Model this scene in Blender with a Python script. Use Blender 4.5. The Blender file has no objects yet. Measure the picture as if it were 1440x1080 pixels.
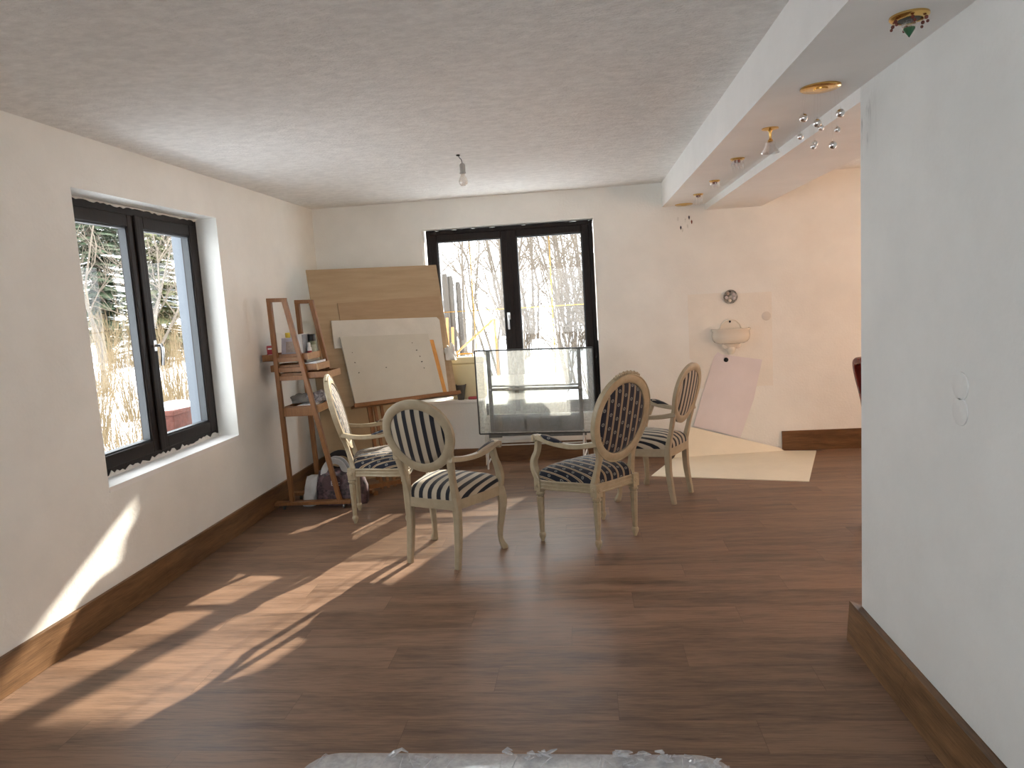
import bpy, bmesh, math, random
from mathutils import Vector, Matrix, Quaternion
S = bpy.context.scene
COL = S.collection
PI = math.pi
V = Vector

# ------------------------------------------------------------------ materials
MATS = {}
def rgb(c): return (c[0], c[1], c[2], 1.0)
def newmat(name):
    m = bpy.data.materials.new(name); m.use_nodes = True
    nt = m.node_tree; nt.nodes.clear()
    out = nt.nodes.new('ShaderNodeOutputMaterial')
    MATS[name] = m
    return m, nt, out
def nd(nt, typ, **kw):
    n = nt.nodes.new(typ)
    for k, v in kw.items():
        if k == 'inp':
            for a, b in v.items(): n.inputs[a].default_value = b
        else: setattr(n, k, v)
    return n
def math_n(nt, op, a, b=None, c=None):
    n = nd(nt, 'ShaderNodeMath', operation=op)
    for i, x in enumerate((a, b, c)):
        if x is None: continue
        if isinstance(x, (int, float)): n.inputs[i].default_value = x
        else: nt.links.new(x, n.inputs[i])
    return n.outputs[0]
def ramp(nt, fac, stops):
    r = nd(nt, 'ShaderNodeValToRGB')
    e = r.color_ramp.elements
    while len(e) < len(stops): e.new(0.5)
    for i, (p, c) in enumerate(stops): e[i].position = p; e[i].color = rgb(c)
    nt.links.new(fac, r.inputs[0]); return r.outputs[0]
def simple(name, col, rough=.5, metal=0., var=.0, scale=8., bump=0., bscale=60., spec=.5, stretch=(1,1,1), col2=None, coat=0.):
    m, nt, out = newmat(name)
    p = nd(nt, 'ShaderNodeBsdfPrincipled', inp={'Base Color': rgb(col), 'Roughness': rough, 'Metallic': metal, 'Specular IOR Level': spec, 'Coat Weight': coat})
    nt.links.new(p.outputs[0], out.inputs[0])
    if var or bump or col2:
        tc = nd(nt, 'ShaderNodeTexCoord'); mp = nd(nt, 'ShaderNodeMapping', inp={'Scale': stretch})
        nt.links.new(tc.outputs['Object'], mp.inputs[0])
    if var or col2:
        n = nd(nt, 'ShaderNodeTexNoise', inp={'Scale': scale, 'Detail': 6., 'Roughness': .6}); nt.links.new(mp.outputs[0], n.inputs['Vector'])
        c2 = col2 or tuple(max(0, x*(1-var)) for x in col)
        c1 = col if col2 else tuple(min(1, x*(1+var*.5)) for x in col)
        o = ramp(nt, n.outputs[0], [(.33, c2), (.67, c1)])
        nt.links.new(o, p.inputs['Base Color'])
    if bump:
        n2 = nd(nt, 'ShaderNodeTexNoise', inp={'Scale': bscale, 'Detail': 5.}); nt.links.new(mp.outputs[0], n2.inputs['Vector'])
        b = nd(nt, 'ShaderNodeBump', inp={'Strength': bump, 'Distance': .01}); nt.links.new(n2.outputs[0], b.inputs['Height'])
        nt.links.new(b.outputs[0], p.inputs['Normal'])
    return m
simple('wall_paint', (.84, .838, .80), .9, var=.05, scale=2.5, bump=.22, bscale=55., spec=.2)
simple('wall_paint_cool_light', (.78, .79, .775), .9, var=.05, scale=2.5, bump=.22, bscale=55., spec=.2)  # copy of the wall paint, dimmer cool light put into the colour
simple('ceiling_paint', (.87, .86, .84), .95, var=.10, scale=16., bump=.8, bscale=60., spec=.1, stretch=(1, 1.6, 1))
simple('beam_paint', (.87, .865, .85), .9, var=.04, scale=3., bump=.1, bscale=60., spec=.2)
simple('peach_paint', (.82, .50, .34), .9, var=.04, scale=2., bump=.2, spec=.2)
simple('window_wood', (.013, .007, .005), .5, var=.45, spec=.25, scale=10., stretch=(6, 6, 1), bump=.06, bscale=40.)
simple('gasket', (.03, .035, .04), .5)
simple('foam_black', (.006, .006, .006), .9, bump=.6, bscale=50.)
simple('plaster', (.72, .70, .66), .95, bump=.7, bscale=60., var=.1)
simple('chair_paint', (.43, .36, .245), .42, col2=(.35, .29, .19), scale=22., bump=.05, bscale=70.)
simple('chair_paint_plain', (.39, .325, .225), .45, col2=(.33, .275, .185), scale=18., bump=.05, bscale=70.)
simple('beech', (.28, .125, .042), .45, col2=(.20, .082, .026), scale=9., stretch=(14, 14, 1.2))
simple('beech_end', (.46, .265, .125), .5, col2=(.38, .21, .09), scale=9., stretch=(4, 4, 4))
simple('plywood', (.43, .32, .195), .6, col2=(.36, .26, .15), scale=3., stretch=(.8, .8, 9))
simple('hardboard', (.38, .265, .155), .6, col2=(.33, .225, .125), scale=5., stretch=(1, 1, 7))
simple('tan_board', (.42, .32, .19), .7, var=.12, scale=4.)
simple('canvas_white', (.62, .59, .52), .85, var=.08, scale=5., bump=.2, bscale=90.)
simple('canvas_front', (.56, .53, .45), .85, var=.07, scale=3., bump=.12, bscale=120.)
simple('strip_wood', (.72, .36, .09), .5, col2=(.56, .26, .06), scale=6., stretch=(10, 10, 1))
simple('metal_dark', (.05, .05, .048), .4, metal=.6)
simple('metal_grey', (.16, .165, .16), .45, metal=.5, var=.25, scale=20.)
simple('metal_white', (.62, .63, .62), .4)
simple('steel', (.62, .63, .65), .28, metal=1.)
simple('brass', (.72, .47, .16), .22, metal=1.)
simple('chrome', (.85, .83, .82), .08, metal=1.)
simple('porcelain', (.80, .74, .64), .15, coat=.4)
simple('wall_cover', (.70, .66, .60), .7)
simple('hole_black', (.008, .008, .008), .9)
simple('lilac_sheet', (.77, .71, .72), .8, var=.05, scale=4.)
simple('cream_sheet', (.80, .74, .60), .55, var=.04, scale=5.)
simple('patch_plaster', (.83, .80, .735), .9, var=.04, scale=6., bump=.15)
simple('red_card', (.33, .02, .035), .5)
simple('white_plastic', (.80, .80, .80), .4)
simple('yellow_plastic', (.80, .58, .05), .4)
simple('bottle_green', (.19, .22, .13), .3, var=.3, scale=30.)
simple('black_plastic', (.012, .012, .012), .35)
simple('label_paper', (.40, .43, .33), .6, var=.2, scale=40.)
simple('paper', (.80, .80, .80), .7, var=.06, scale=10.)
simple('book_cover', (.22, .23, .25), .5, var=.3, scale=14.)
simple('lavender_print', (.55, .52, .58), .5, var=.15, scale=30.)
simple('print_tan', (.45, .36, .30), .5, var=.3, scale=40.)
simple('grey_cloth', (.26, .24, .22), .9, bump=.5, bscale=40.)
simple('pattern_cloth', (.45, .43, .43), .9, col2=(.07, .05, .055), scale=45.)
simple('bag_white', (.52, .51, .50), .5, var=.15, scale=12., bump=.4, bscale=20.)
simple('bag_pattern', (.17, .10, .11), .5, col2=(.008, .006, .008), scale=30., bump=.3, bscale=16.)
simple('bag_patch', (.09, .05, .055), .5, var=.3, scale=22.)
simple('bag_dark', (.02, .013, .012), .7)
simple('pale_print', (.55, .50, .50), .6)
simple('mahogany', (.20, .02, .012), .25, var=.4, scale=9., stretch=(8, 8, 1))
simple('grey_upholstery', (.19, .20, .19), .9)
simple('cup_grey', (.13, .12, .11), .8, bump=.3)
simple('red_item', (.40, .06, .07), .5)
simple('box_cream', (.72, .62, .38), .45, var=.06, scale=4.)
simple('orange_handle', (.80, .40, .04), .4)
simple('crumple', (.75, .72, .66), .4)
simple('foam_board', (.90, .90, .88), .7)
simple('snow', (.88, .90, .94), .8, bump=.3, bscale=4.)
simple('terracotta', (.12, .035, .022), .8, var=.25, scale=30., bump=.4, bscale=40.)
simple('render_darkened', (.17, .19, .215), .9, bump=.15)  # pale outdoor render, shade put into the colour against clipping
simple('house_render', (.86, .85, .83), .9)
simple('dark_glass', (.07, .08, .09), .1)
simple('bark_pale', (.13, .105, .08), .9, var=.35, scale=9., stretch=(1, 1, .4))
simple('twig_pale', (.12, .095, .07), .9)
simple('bark_spruce', (.09, .07, .05), .95, var=.3)
simple('needles', (.028, .045, .018), .8, var=.45, scale=3.)
simple('needles_yellow', (.075, .08, .028), .8, var=.45, scale=3.)
simple('reed', (.17, .12, .06), .85, var=.3, scale=3.)
simple('stake_grey', (.06, .052, .045), .9)
simple('plank_fresh', (.34, .17, .06), .7, var=.15, scale=5.)
simple('mattress_cloth', (.74, .75, .77), .7, var=.08, scale=60.)
simple('crystal_green', (.03, .10, .05), .1)
simple('crystal_dark', (.03, .035, .06), .1)
simple('bead_amber', (.16, .04, .03), .15)
simple('bulb_cap', (.35, .35, .34), .4)
simple('plate_paint', (.55, .53, .48), .2, col2=(.03, .035, .03), scale=28.)

def glassy(name, tint=(1, 1, 1), gl=.06, diff=0., dcol=(.6, .6, .6), spot=0., edge=False):
    m, nt, out = newmat(name)
    t = nd(nt, 'ShaderNodeBsdfTransparent', inp={'Color': rgb(tint)})
    g = nd(nt, 'ShaderNodeBsdfGlossy', inp={'Roughness': .02, 'Color': (1, 1, 1, 1)})
    mx = nd(nt, 'ShaderNodeMixShader'); nt.links.new(t.outputs[0], mx.inputs[1]); nt.links.new(g.outputs[0], mx.inputs[2])
    if edge:
        lw = nd(nt, 'ShaderNodeLayerWeight', inp={'Blend': .35}); nt.links.new(math_n(nt, 'MULTIPLY_ADD', lw.outputs['Facing'], .8, gl), mx.inputs[0])
    else: mx.inputs[0].default_value = gl
    o = mx.outputs[0]
    if diff:
        d = nd(nt, 'ShaderNodeBsdfDiffuse', inp={'Color': rgb(dcol)}); tr = nd(nt, 'ShaderNodeBsdfTranslucent', inp={'Color': rgb(dcol)})
        a = nd(nt, 'ShaderNodeMixShader', inp={0: .55}); nt.links.new(d.outputs[0], a.inputs[1]); nt.links.new(tr.outputs[0], a.inputs[2])
        b = nd(nt, 'ShaderNodeMixShader'); nt.links.new(o, b.inputs[1]); nt.links.new(a.outputs[0], b.inputs[2])
        if spot:
            tc = nd(nt, 'ShaderNodeTexCoord'); n = nd(nt, 'ShaderNodeTexNoise', inp={'Scale': 55., 'Detail': 3.}); nt.links.new(tc.outputs['Object'], n.inputs['Vector'])
            nt.links.new(math_n(nt, 'MULTIPLY_ADD', n.outputs[0], spot, diff - spot*.5), b.inputs[0])
        else: b.inputs[0].default_value = diff
        o = b.outputs[0]
    nt.links.new(o, out.inputs[0]); return m
glassy('pane_glass', (.97, .98, .98), .018)
glassy('dusty_glass', (.93, .95, .94), .06, .22, (.62, .62, .60), .35)
glassy('crystal', (.93, .93, .93), .12, edge=True)
glassy('bulb_glass', (.95, .93, .90), .10, .25, (.8, .75, .7), edge=True)
glassy('plastic_film', (.95, .95, .95), .12, .34, (.88, .89, .92), .3)
glassy('frosted_bottle', (.8, .82, .8), .1, .5, (.7, .72, .7))

for nm_, dc_, tc_, k_ in (('backlit_paper', (.85, .85, .82, 1), (.84, .84, .80, 1), .75), ('curtain_light_tint', (.90, .77, .65, 1), (.92, .75, .62, 1), .90)):
    m_, nt_, out_ = newmat(nm_)
    d_ = nd(nt_, 'ShaderNodeBsdfDiffuse', inp={'Color': dc_}); t_ = nd(nt_, 'ShaderNodeBsdfTranslucent', inp={'Color': tc_}); x_ = nd(nt_, 'ShaderNodeMixShader', inp={0: k_})
    nt_.links.new(d_.outputs[0], x_.inputs[1]); nt_.links.new(t_.outputs[0], x_.inputs[2]); nt_.links.new(x_.outputs[0], out_.inputs[0])
def floor_mat(name, plank=True, base=((.070, .043, .028), (.135, .085, .056)), axis='x', rough=.42, lift=1.):
    m, nt, out = newmat(name)
    p = nd(nt, 'ShaderNodeBsdfPrincipled', inp={'Roughness': rough, 'Specular IOR Level': .32}); nt.links.new(p.outputs[0], out.inputs[0])
    tc = nd(nt, 'ShaderNodeTexCoord'); src = tc.outputs['Object']
    sep = nd(nt, 'ShaderNodeSeparateXYZ'); nt.links.new(src, sep.inputs[0])
    if axis == 'x': L, W = sep.outputs[0], sep.outputs[1]
    else: L, W = sep.outputs[1], sep.outputs[2]
    if axis == 'xz': L, W = sep.outputs[0], sep.outputs[2]
    PW, PL = .19, 1.28
    if plank:
        row = math_n(nt, 'FLOOR', math_n(nt, 'DIVIDE', W, PW))
        off = math_n(nt, 'MULTIPLY', math_n(nt, 'FRACT', math_n(nt, 'MULTIPLY', row, .381)), PL)
        Ls = math_n(nt, 'ADD', L, off)
        colm = math_n(nt, 'FLOOR', math_n(nt, 'DIVIDE', Ls, PL))
        idv = nd(nt, 'ShaderNodeCombineXYZ'); nt.links.new(row, idv.inputs[0]); nt.links.new(colm, idv.inputs[1])
        wn = nd(nt, 'ShaderNodeTexWhiteNoise', noise_dimensions='3D'); nt.links.new(idv.outputs[0], wn.inputs['Vector']); rnd = wn.outputs['Value']
        fw = math_n(nt, 'FRACT', math_n(nt, 'DIVIDE', W, PW)); fl = math_n(nt, 'FRACT', math_n(nt, 'DIVIDE', Ls, PL))
        g1 = math_n(nt, 'LESS_THAN', fw, .012); g2 = math_n(nt, 'LESS_THAN', fl, .0016)
        groove = math_n(nt, 'MAXIMUM', g1, g2)
    else:
        rnd = math_n(nt, 'MULTIPLY', L, 0.); groove = math_n(nt, 'LESS_THAN', math_n(nt, 'FRACT', math_n(nt, 'DIVIDE', L, PL)), .0018)
    cv = nd(nt, 'ShaderNodeCombineXYZ')
    nt.links.new(math_n(nt, 'MULTIPLY_ADD', rnd, 37., L), cv.inputs[0]); nt.links.new(W, cv.inputs[1]); nt.links.new(math_n(nt, 'MULTIPLY', rnd, 11.), cv.inputs[2])
    mp = nd(nt, 'ShaderNodeMapping', inp={'Scale': (1.1, 9., 1.)}); nt.links.new(cv.outputs[0], mp.inputs[0])
    warp = nd(nt, 'ShaderNodeTexNoise', inp={'Scale': 2.2, 'Detail': 2.}); nt.links.new(cv.outputs[0], warp.inputs['Vector'])
    ad = nd(nt, 'ShaderNodeVectorMath', operation='MULTIPLY_ADD'); nt.links.new(warp.outputs['Color'], ad.inputs[0]); ad.inputs[1].default_value = (.25, .9, 0); nt.links.new(mp.outputs[0], ad.inputs[2])
    n1 = nd(nt, 'ShaderNodeTexNoise', inp={'Scale': 1.6, 'Detail': 8., 'Roughness': .62}); nt.links.new(ad.outputs[0], n1.inputs['Vector'])
    mp2 = nd(nt, 'ShaderNodeMapping', inp={'Scale': (6., 130., 1.)}); nt.links.new(cv.outputs[0], mp2.inputs[0])
    n2 = nd(nt, 'ShaderNodeTexNoise', inp={'Scale': 1.4, 'Detail': 4., 'Roughness': .7}); nt.links.new(mp2.outputs[0], n2.inputs['Vector'])
    f = math_n(nt, 'MULTIPLY_ADD', n2.outputs[0], .62, math_n(nt, 'MULTIPLY', n1.outputs[0], .72))
    f = math_n(nt, 'ADD', f, math_n(nt, 'MULTIPLY_ADD', rnd, .13, -.10))
    c = ramp(nt, f, [(.40, base[0]), (.575, tuple((a+b)/2 for a, b in zip(*base))), (.75, base[1])])
    mxc = nd(nt, 'ShaderNodeMix', data_type='RGBA', blend_type='MULTIPLY'); mxc.inputs[0].default_value = 1.
    nt.links.new(c, mxc.inputs[6])
    gc = ramp(nt, groove, [(0., (1, 1, 1)), (1., (.62, .58, .55))]); nt.links.new(gc, mxc.inputs[7])
    nt.links.new(mxc.outputs[2], p.inputs['Base Color'])
    b = nd(nt, 'ShaderNodeBump', inp={'Strength': .12, 'Distance': .004}); nt.links.new(n2.outputs[0], b.inputs['Height']); nt.links.new(b.outputs[0], p.inputs['Normal'])
    nt.links.new(math_n(nt, 'MULTIPLY_ADD', n1.outputs[0], .22, rough-.1), p.inputs['Roughness'])
    return m
floor_mat('floor_wood', True, ((.070, .038, .023), (.255, .155, .100)))
floor_mat('base_wood_y', False, ((.085, .043, .018), (.25, .135, .062)), 'y', .45)
floor_mat('base_wood_x', False, ((.075, .036, .015), (.21, .105, .046)), 'xz', .45)

def fabric(name, kind, axes):
    """woven stripes across local x; rosettes placed along the second axis"""
    m, nt, out = newmat(name)
    p = nd(nt, 'ShaderNodeBsdfPrincipled', inp={'Roughness': .75, 'Specular IOR Level': .25, 'Sheen Weight': .15}); nt.links.new(p.outputs[0], out.inputs[0])
    tc = nd(nt, 'ShaderNodeTexCoord'); sep = nd(nt, 'ShaderNodeSeparateXYZ'); nt.links.new(tc.outputs['Object'], sep.inputs[0])
    X = sep.outputs[0]; Y = sep.outputs[axes]
    if axes == 1:   # the cover is pulled down over the edge of the cushion
        Z = sep.outputs[2]; dz = math_n(nt, 'SUBTRACT', .5, Z)
        wv = nd(nt, 'ShaderNodeMapRange', inp={1: .13, 2: .24}); nt.links.new(math_n(nt, 'ABSOLUTE', X), wv.inputs[0]); w_ = wv.outputs[0]
        Y0 = Y
        Y = math_n(nt, 'ADD', Y0, math_n(nt, 'MULTIPLY', math_n(nt, 'MULTIPLY', math_n(nt, 'SIGN', Y0), dz), math_n(nt, 'SUBTRACT', 1., w_)))
        X = math_n(nt, 'ADD', X, math_n(nt, 'MULTIPLY', math_n(nt, 'MULTIPLY', math_n(nt, 'SIGN', X), dz), w_))
    if kind == 'wide':
        P = .063
        f = math_n(nt, 'FRACT', math_n(nt, 'ADD', math_n(nt, 'DIVIDE', X, P), 20.25))
        c = ramp(nt, f, [(0., (.010, .011, .017)), (.41, (.010, .011, .017)), (.45, (.40, .345, .265)), (.955, (.45, .39, .30)), (.99, (.010, .011, .017))])
    else:
        P = .056
        q = math_n(nt, 'ADD', math_n(nt, 'DIVIDE', X, P), 20.5)
        f = math_n(nt, 'FRACT', q); idx = math_n(nt, 'FLOOR', q)
        nav, cr, mid = (.010, .012, .024), (.38, .31, .21), (.19, .10, .06)
        c = ramp(nt, f, [(0., cr), (.085, cr), (.10, nav), (.80, nav), (.815, cr), (.90, cr)])
        m2 = math_n(nt, 'MULTIPLY', math_n(nt, 'GREATER_THAN', f, .89), math_n(nt, 'LESS_THAN', f, .97))
        mx = nd(nt, 'ShaderNodeMix', data_type='RGBA'); nt.links.new(m2, mx.inputs[0]); nt.links.new(c, mx.inputs[6]); mx.inputs[7].default_value = rgb(mid)
        # rosettes
        yy = math_n(nt, 'ADD', math_n(nt, 'DIVIDE', Y, .085), math_n(nt, 'MULTIPLY_ADD', idx, .37, 20.))
        dy = math_n(nt, 'MULTIPLY', math_n(nt, 'SUBTRACT', math_n(nt, 'FRACT', yy), .5), .085)
        dx = math_n(nt, 'MULTIPLY', math_n(nt, 'SUBTRACT', f, .45), P)
        d = math_n(nt, 'SQRT', math_n(nt, 'ADD', math_n(nt, 'MULTIPLY', dx, dx), math_n(nt, 'MULTIPLY', dy, dy)))
        ring = math_n(nt, 'MULTIPLY', math_n(nt, 'GREATER_THAN', d, .0062), math_n(nt, 'LESS_THAN', d, .0105))
        dot = math_n(nt, 'LESS_THAN', d, .0022)
        mx2 = nd(nt, 'ShaderNodeMix', data_type='RGBA'); nt.links.new(math_n(nt, 'MAXIMUM', ring, dot), mx2.inputs[0]); nt.links.new(mx.outputs[2], mx2.inputs[6]); mx2.inputs[7].default_value = rgb((.27, .27, .25))
        c = mx2.outputs[2]
    nt.links.new(c, p.inputs['Base Color'])
    n2 = nd(nt, 'ShaderNodeTexNoise', inp={'Scale': 300.}); nt.links.new(tc.outputs['Object'], n2.inputs['Vector'])
    b = nd(nt, 'ShaderNodeBump', inp={'Strength': .1, 'Distance': .002}); nt.links.new(n2.outputs[0], b.inputs['Height']); nt.links.new(b.outputs[0], p.inputs['Normal'])
fabric('stripe_wide_back', 'wide', 2); fabric('stripe_wide_seat', 'wide', 1)
fabric('stripe_rosette_back', 'ros', 2); fabric('stripe_rosette_seat', 'ros', 1)

# dark scuffs near the top of the free end of the right wall
m_ = MATS['wall_paint_cool_light']; nt_ = m_.node_tree; p_ = [n for n in nt_.nodes if n.type == 'BSDF_PRINCIPLED'][0]; src_ = p_.inputs['Base Color'].links[0].from_socket
tc_ = nd(nt_, 'ShaderNodeTexCoord'); sp_ = nd(nt_, 'ShaderNodeSeparateXYZ'); nt_.links.new(tc_.outputs['Object'], sp_.inputs[0])
a_ = nd(nt_, 'ShaderNodeMapRange', inp={1: 2.93, 2: 3.05}); nt_.links.new(sp_.outputs[1], a_.inputs[0])
b_ = nd(nt_, 'ShaderNodeMapRange', inp={1: 2.02, 2: 2.12}); nt_.links.new(sp_.outputs[2], b_.inputs[0]); c_ = nd(nt_, 'ShaderNodeMapRange', inp={1: 2.28, 2: 2.20}); nt_.links.new(sp_.outputs[2], c_.inputs[0])
mp_ = nd(nt_, 'ShaderNodeMapping', inp={'Scale': (1, 22, 6)}); nt_.links.new(tc_.outputs['Object'], mp_.inputs[0]); no_ = nd(nt_, 'ShaderNodeTexNoise', inp={'Scale': 1.3, 'Detail': 4.}); nt_.links.new(mp_.outputs[0], no_.inputs[0])
d_ = nd(nt_, 'ShaderNodeMapRange', inp={1: .52, 2: .72}); nt_.links.new(no_.outputs[0], d_.inputs[0])
k_ = math_n(nt_, 'MULTIPLY', math_n(nt_, 'MULTIPLY', a_.outputs[0], b_.outputs[0]), math_n(nt_, 'MULTIPLY', c_.outputs[0], math_n(nt_, 'MULTIPLY', d_.outputs[0], .7)))
x_ = nd(nt_, 'ShaderNodeMix', data_type='RGBA'); nt_.links.new(k_, x_.inputs[0]); nt_.links.new(src_, x_.inputs[6]); x_.inputs[7].default_value = (.16, .16, .17, 1); nt_.links.new(x_.outputs[2], p_.inputs['Base Color'])

# ------------------------------------------------------------------ mesh builder
class B:
    def __init__(s): s.v = []; s.f = []
    def add(s, vs, fs):
        o = len(s.v); s.v += [V(x) for x in vs]; s.f += [tuple(i+o for i in f) for f in fs]; return s
    def hexa(s, p):  # 8 points: bottom 4 ccw, top 4 ccw
        return s.add(p, [(3,2,1,0),(4,5,6,7),(0,1,5,4),(1,2,6,5),(2,3,7,6),(3,0,4,7)])
    def box(s, a, b):
        x0,y0,z0 = a; x1,y1,z1 = b
        x0,x1 = min(x0,x1),max(x0,x1); y0,y1 = min(y0,y1),max(y0,y1); z0,z1 = min(z0,z1),max(z0,z1)
        return s.hexa([(x0,y0,z0),(x1,y0,z0),(x1,y1,z0),(x0,y1,z0),(x0,y0,z1),(x1,y0,z1),(x1,y1,z1),(x0,y1,z1)])
    def obox(s, o, ax, ay, az):
        o, ax, ay, az = V(o), V(ax), V(ay), V(az)
        return s.hexa([o, o+ax, o+ax+ay, o+ay, o+az, o+ax+az, o+ax+ay+az, o+ay+az])
    def prism(s, poly, d):
        n = len(poly); d = V(d); P = [V(p) for p in poly]
        return s.add(P + [p+d for p in P], [tuple(range(n-1,-1,-1)), tuple(range(n,2*n))] + [(i,(i+1)%n,n+(i+1)%n,n+i) for i in range(n)])
    def sweep(s, pts, w, h=None, up=(0,0,1), shape='round', closed=False, n=10, caps=True):
        pts = [V(p) for p in pts]; N = len(pts)
        W = w if isinstance(w, (list, tuple)) else [w]*N
        h = W if h is None else h
        Hh = h if isinstance(h, (list, tuple)) else [h]*N
        if shape == 'round': sec = [(math.cos(2*PI*i/n)/2, math.sin(2*PI*i/n)/2) for i in range(n)]
        elif shape == 'rect': sec = [(-.5,-.5),(.5,-.5),(.5,.5),(-.5,.5)]
        else: c = .36; sec = [(-c,-.5),(c,-.5),(.5,-c),(.5,c),(c,.5),(-c,.5),(-.5,c),(-.5,-c)]
        k = len(sec); vs = []
        for i, p in enumerate(pts):
            if closed: t = pts[(i+1)%N]-pts[i-1]
            elif i == 0: t = pts[1]-pts[0]
            elif i == N-1: t = pts[-1]-pts[-2]
            else: t = pts[i+1]-pts[i-1]
            t.normalize(); u = V(up[i] if isinstance(up, list) else up); side = t.cross(u)
            if side.length < 1e-4: side = t.cross(V((1,0,0)) if abs(t.x) < .9 else V((0,1,0)))
            side.normalize(); uu = side.cross(t)
            for a, b in sec: vs.append(p + side*(a*W[i]) + uu*(b*Hh[i]))
        fs = []
        for i in range(N if closed else N-1):
            j = (i+1) % N
            for q in range(k): fs.append((i*k+q, i*k+(q+1)%k, j*k+(q+1)%k, j*k+q))
        if caps and not closed: fs += [tuple(range(k-1,-1,-1)), tuple((N-1)*k+q for q in range(k))]
        return s.add(vs, fs)
    def lathe(s, prof, n=20, o=(0,0,0), flute=0, amp=.0, ax=None):
        o = V(o); vs = []; fs = []; m = len(prof)
        q = V((0,0,1)).rotation_difference(V(ax).normalized()) if ax else Quaternion()
        for r, z in prof:
            for i in range(n):
                t = 2*PI*i/n; rr = max(r, .0004)*(1+(amp*math.cos(flute*t) if flute else 0))
                vs.append(o + q @ V((rr*math.cos(t), rr*math.sin(t), z)))
        for j in range(m-1):
            for i in range(n): fs.append((j*n+i, j*n+(i+1)%n, (j+1)*n+(i+1)%n, (j+1)*n+i))
        fs += [tuple(range(n-1,-1,-1)), tuple((m-1)*n+i for i in range(n))]
        return s.add(vs, fs)
    def ball(s, c, r, n=12, m=8):
        rx, ry, rz = (r, r, r) if isinstance(r, (int, float)) else r
        c = V(c); vs = []; fs = []
        for j in range(m+1):
            ph = PI*j/m
            for i in range(n):
                t = 2*PI*i/n; k = max(math.sin(ph), 1e-3)
                vs.append(c+V((rx*k*math.cos(t), ry*k*math.sin(t), -rz*math.cos(ph))))
        for j in range(m):
            for i in range(n): fs.append((j*n+i, j*n+(i+1)%n, (j+1)*n+(i+1)%n, (j+1)*n+i))
        return s.add(vs, fs)
    def rod(s, a, b, d, n=8): return s.sweep([a, b], d, n=n)
    def bar(s, a, b, w, h, up=(0,0,1)): return s.sweep([a, b], w, h, up, 'rect')
    def go(s, name, mat, parent=None, smooth=40, bevel=0., rot=None, loc=None):
        me = bpy.data.meshes.new(name); me.from_pydata([tuple(x) for x in s.v], [], s.f); me.update()
        bm = bmesh.new(); bm.from_mesh(me); bmesh.ops.recalc_face_normals(bm, faces=bm.faces[:]); bm.to_mesh(me); bm.free()
        if smooth:
            me.polygons.foreach_set('use_smooth', [True]*len(me.polygons)); me.set_sharp_from_angle(angle=math.radians(smooth))
        me.materials.append(MATS[mat])
        o = bpy.data.objects.new(name, me); COL.objects.link(o)
        if parent: o.parent = parent
        if bevel:
            md = o.modifiers.new('bevel', 'BEVEL'); md.width = bevel; md.segments = 2; md.limit_method = 'ANGLE'
        return o
def tag(o, label=None, cat=None, group=None, kind=None):
    if label: o['label'] = label
    if cat: o['category'] = cat
    if group: o['group'] = group
    if kind: o['kind'] = kind
    return o
def thing(name, label, cat, loc=(0,0,0), rz=0, group=None):
    o = bpy.data.objects.new(name, None); COL.objects.link(o); o.empty_display_size = .1
    o.location = loc; o.rotation_euler = (0,0,rz)
    return tag(o, label, cat, group)
def copy_tree(o, parent=None):
    c = o.copy(); COL.objects.link(c)
    if parent: c.parent = parent
    for ch in list(o.children): copy_tree(ch, c)
    return c
def struct(o): o['kind'] = 'structure'; return o
def smooth_path(pts, n=6):
    """Catmull-Rom through points"""
    P = [V(p) for p in pts]; out = []
    for i in range(len(P)-1):
        a = P[i-1] if i else P[0]*2-P[1]; b = P[i]; c = P[i+1]; d = P[i+2] if i+2 < len(P) else P[-1]*2-P[-2]
        for k in range(n):
            t = k/n; out.append(.5*((2*b)+(c-a)*t+(2*a-5*b+4*c-d)*t*t+(3*b-a-3*c+d)*t**3))
    out.append(P[-1]); return out
def interp(vals, N):
    out = []
    for i in range(N):
        x = i/(N-1)*(len(vals)-1); k = min(int(x), len(vals)-2); f = x-k
        out.append(vals[k]*(1-f)+vals[k+1]*f)
    return out

# ------------------------------------------------------------------ the room
XL, YB, ZC = -2.542, 6.78, 2.527
XR, YR0 = 1.145, 3.10      # near right wall and where it ends
TH = .34
# floor
b = B(); b.box((-2.9, -3.2, -.1), (5.0, 7.1, 0)); struct(b.go('floor', 'floor_wood', smooth=0))
# ceiling slab
b = B(); b.box((-2.9, -3.2, ZC), (5.0, 7.1, ZC+.3)); struct(b.go('ceiling', 'ceiling_paint', smooth=0))
# left wall with window opening
LY0, LY1, LZ0, LZ1 = 3.464, 4.912, .692, 2.25
b = B()
NY0, NY1 = -2.3, -.9  # extra opening behind the viewer, added for fill light
b.box((XL-TH, -3.2, -.1), (XL, NY0, ZC)); b.box((XL-TH, NY1, -.1), (XL, LY0, ZC)); b.box((XL-TH, NY0, -.1), (XL, NY1, .6)); b.box((XL-TH, NY0, 2.3), (XL, NY1, ZC)); b.box((XL-TH, LY1, -.1), (XL, 7.1, ZC))
b.box((XL-TH, LY0, -.1), (XL, LY1, LZ0)); b.box((XL-TH, LY0, LZ1), (XL, LY1, ZC))
struct(b.go('wall_left', 'wall_paint', smooth=0))
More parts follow.
